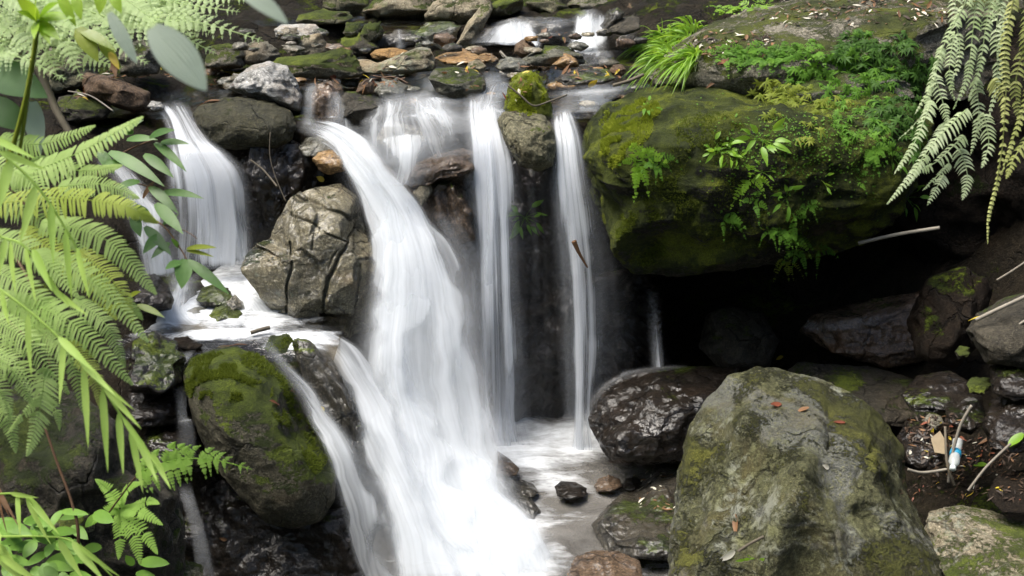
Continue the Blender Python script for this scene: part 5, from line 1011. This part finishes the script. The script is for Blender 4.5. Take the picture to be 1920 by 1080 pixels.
fall('foamy run between the rust topped rock and the pool stones', [((318,520,6.3),(372,520,6.3),.9), ((310,560,6.05),(368,556,6.08),.85), ((290,600,5.85),(385,600,5.88),.9), ((275,630,5.72),(470,632,5.74),.75)], layers=2, nu=40, nv=50, seed=88, gap=.015, bulge=.02)
fall('upper thread of the trickle left of the mossy boulder', [((340,660,5.35),(368,655,5.4),.5), ((322,690,5.22),(350,684,5.22),.4), ((316,722,5.12),(342,718,5.12),.42)], layers=2, nu=16, nv=40, bulge=.01, gap=.02, seed=89, fade=(.3, .25))
fall('middle thread of the trickle dropping beside the mossy boulder', [((326,725,5.02),(348,722,5.04),.5), ((332,780,4.96),(350,780,4.96),.38), ((336,800,4.9),(362,795,4.9),.3), ((330,875,4.85),(372,870,4.85),.42)], layers=2, nu=16, nv=50, bulge=.015, gap=.02, seed=91, fade=(.3, .25))
fall('lower thread of the trickle in the bottom left', [((326,905,4.78),(352,900,4.78),.38), ((345,950,4.68),(368,948,4.68),.42), ((360,1010,4.6),(388,1010,4.6),.4), ((375,1110,4.45),(412,1110,4.45),.4)], layers=2, nu=16, nv=50, bulge=.015, gap=.02, seed=93, fade=(.3, .25))

for lb, st, dd in [
  ('short white spill over the stones right of the grey flecked stone', [((905,190,7.0),(930,190,7.0)), ((900,215,6.85),(932,214,6.85)), ((895,245,6.7),(930,245,6.7))], .8),
  ('narrow spill between the dark square block and the fan', [((722,185,7.0),(738,185,7.0)), ((722,205,6.8),(742,205,6.8)), ((718,240,6.65),(744,240,6.65))], .75),
  ('pale trickle across the flat stones in the upper stream', [((800,150,7.75),(826,148,7.75)), ((790,165,7.5),(822,164,7.5)), ((780,186,7.2),(820,185,7.2))], .6),
  ('second streak on the top dark ledge', [((1000,44,9.5),(1060,40,9.5)), ((1005,58,9.4),(1066,54,9.4)), ((1000,72,9.3),(1060,72,9.3))], .5),
  ('white water running below the top rapid', [((1085,100,9.0),(1150,98,9.0)), ((1070,112,8.7),(1140,112,8.7)), ((1060,122,8.4),(1120,122,8.4))], .6),
  ('wide thin sheet spilling over the lip above the shiny grey rock', [((745,192,6.95),(870,190,6.95)), ((742,212,6.7),(880,208,6.7)), ((735,236,6.52),(890,226,6.55))], .55),
  ('glassy sheet over the dark wet slab left of the fan', [((640,262,6.7),(700,258,6.7)), ((655,285,6.55),(715,275,6.55)), ((670,330,6.45),(740,318,6.45))], .5),
  ('small white spill beside the mossy brink rock', [((565,640,5.6),(600,632,5.65)), ((578,665,5.45),(612,655,5.5)), ((590,700,5.35),(625,690,5.4))], .5)]:
    fall(lb, [(*q, dd) for q in st], layers=1, nu=36, nv=40, bulge=.02, gap=.02, seed=len(lb), edge=.28, hw=1.3)
fall('broken outer water on the right flank of the main cascade over the brown rock core', [((800,400,6.28),(850,400,6.3),.3), ((830,480,6.08),(890,470,6.15),.42), ((850,570,5.92),(915,560,6.0),.45), ((860,670,5.78),(930,660,5.88),.5), ((880,780,5.6),(945,770,5.7),.5), ((900,870,5.4),(975,865,5.5),.45)], mat=FV, layers=2, nu=30, nv=90, seed=17, edge=.3, hw=1.4)

# ---------- unseen wood added to darken reflections and shade the banks (a mass of leaves above both banks and downstream) ----------
_r = np.random.RandomState(4); nF = 30000
az = _r.uniform(0, 2*np.pi, nF); el = np.radians(-6+50*_r.random(nF)**1.25); rad = _r.uniform(10.5, 15, nF)
cl = fbm(np.stack([np.cos(az)*3, np.sin(az)*3, el*5], 1), 12, 3); keep = (cl > -.28) & ~((np.sin(az)*np.cos(el)*rad+5 > 12) & (el < .12))
ctr = np.stack([np.cos(az)*np.cos(el)*rad*.9, np.sin(az)*np.cos(el)*rad+4.5, np.sin(el)*rad-.5], 1)[keep]; n = len(ctr)
q1 = nrm(_r.normal(size=(n, 3))); q2 = nrm(np.cross(q1, _r.normal(size=(n, 3)))); sz = _r.uniform(.12, .3, (n, 1))
V = np.stack([ctr-q1*sz, ctr+q2*sz*.45, ctr+q1*sz, ctr-q2*sz*.45], 1).reshape(-1, 3)
props(mk('added_forest', V, np.arange(4*n).reshape(n, 4), leaf_mat('forest_leaf', (.015, .04, .008), (.05, .10, .02), .5, .3, (.09, .2, .02)), None, False, attrs={'vary': np.repeat(_r.random(n), 4)}), 'unseen green wood added around the stream to darken it', kind='stuff')

fall('thin threads of water beside the left edge of the tall central fall', [((862,300,6.5),(890,300,6.5),.5), ((862,500,6.42),(892,500,6.42),.45), ((868,840,6.3),(900,840,6.3),.5)], mat=FV, layers=1, nu=24, nv=80, seed=44, edge=.4, halo=0)
fall('sparse threads hanging between the two tall falls', [((960,330,6.5),(1040,330,6.5),.16), ((965,560,6.42),(1050,560,6.42),.2), ((970,840,6.3),(1058,840,6.3),.26)], mat=FV, layers=1, nu=50, nv=80, seed=46, edge=.3, halo=0)

fall('thin white streak drawn as the wet glint deep in the hollow under the huge boulder', [((1665,585,6.25),(1640,606,6.2),.35), ((1640,590,6.22),(1622,612,6.18),.6), ((1580,602,6.2),(1578,620,6.16),.5), ((1505,604,6.2),(1508,622,6.16),.4)], mat=FV, layers=1, nu=16, nv=50, bulge=.01, gap=.01, seed=48, edge=.3, halo=0)  # white water strip stands in for a wet highlight on the rock

fall('translucent water slipping from the fan down to the main cascade', [((690,240,6.55),(730,232,6.55),.5), ((676,275,6.42),(725,265,6.42),.62), ((676,310,6.3),(735,300,6.3),.62), ((690,350,6.2),(752,345,6.22),.55)], layers=1, nu=36, nv=50, seed=49, edge=.3, bulge=.02)
fall('soft spray drifting beside the lower main cascade on its left', [((650,690,5.5),(700,690,5.5),.45), ((655,780,5.35),(710,780,5.35),.5), ((680,880,5.15),(735,880,5.15),.5), ((715,990,4.92),(775,990,4.92),.5)], layers=1, nu=30, nv=60, seed=50, edge=.45, hw=1.6)
# ---------- camera, sky, sun ----------
cd = bpy.data.cameras.new('camera'); cam = bpy.data.objects.new('camera', cd); COL.objects.link(cam)
cam.location = (0, 0, 0); cam.rotation_euler = (R(90)-TH, 0, 0)
cd.sensor_width = 36; cd.lens = FPX/1920*36; cd.clip_end = 500; cd.clip_start = .05
cd.dof.use_dof = True; cd.dof.focus_distance = 6.2; cd.dof.aperture_fstop = 5.6
SC.camera = cam
EL, AZ = R(66), R(-97)      # height, and bearing from straight ahead (negative: to the left)
w = bpy.data.worlds.new('World'); SC.world = w; w.use_nodes = True
nt = w.node_tree; nt.nodes.clear()
sk = nt.nodes.new('ShaderNodeTexSky'); sk.sky_type = 'NISHITA'; sk.sun_disc = False
sk.sun_elevation = EL; sk.sun_rotation = AZ; sk.air_density = 1.; sk.dust_density = 4.; sk.ozone_density = 1.
bg = nt.nodes.new('ShaderNodeBackground'); bg.inputs[1].default_value = .125
ow = nt.nodes.new('ShaderNodeOutputWorld'); nt.links.new(sk.outputs[0], bg.inputs[0]); nt.links.new(bg.outputs[0], ow.inputs[0])
sl = bpy.data.lights.new('sun', 'SUN'); sl.energy = 3.5; sl.angle = R(40); sl.color = (1, .96, .88)
so = bpy.data.objects.new('sun', sl); COL.objects.link(so)
dv = Vector((math.sin(AZ)*math.cos(EL), math.cos(AZ)*math.cos(EL), math.sin(EL)))
so.rotation_euler = dv.to_track_quat('Z', 'Y').to_euler()
vs = SC.view_settings; vs.view_transform = 'Standard'; vs.look = 'None'; vs.gamma = 1; vs.exposure = 1.08; vs.use_curve_mapping = False
cy = SC.cycles; cy.use_denoising = True; cy.max_bounces = 6; cy.transparent_max_bounces = 20; cy.diffuse_bounces = 3; cy.glossy_bounces = 2; cy.use_adaptive_sampling = True; cy.adaptive_threshold = .03
cy.sample_clamp_indirect = 8; cy.caustics_reflective = False; cy.caustics_refractive = False
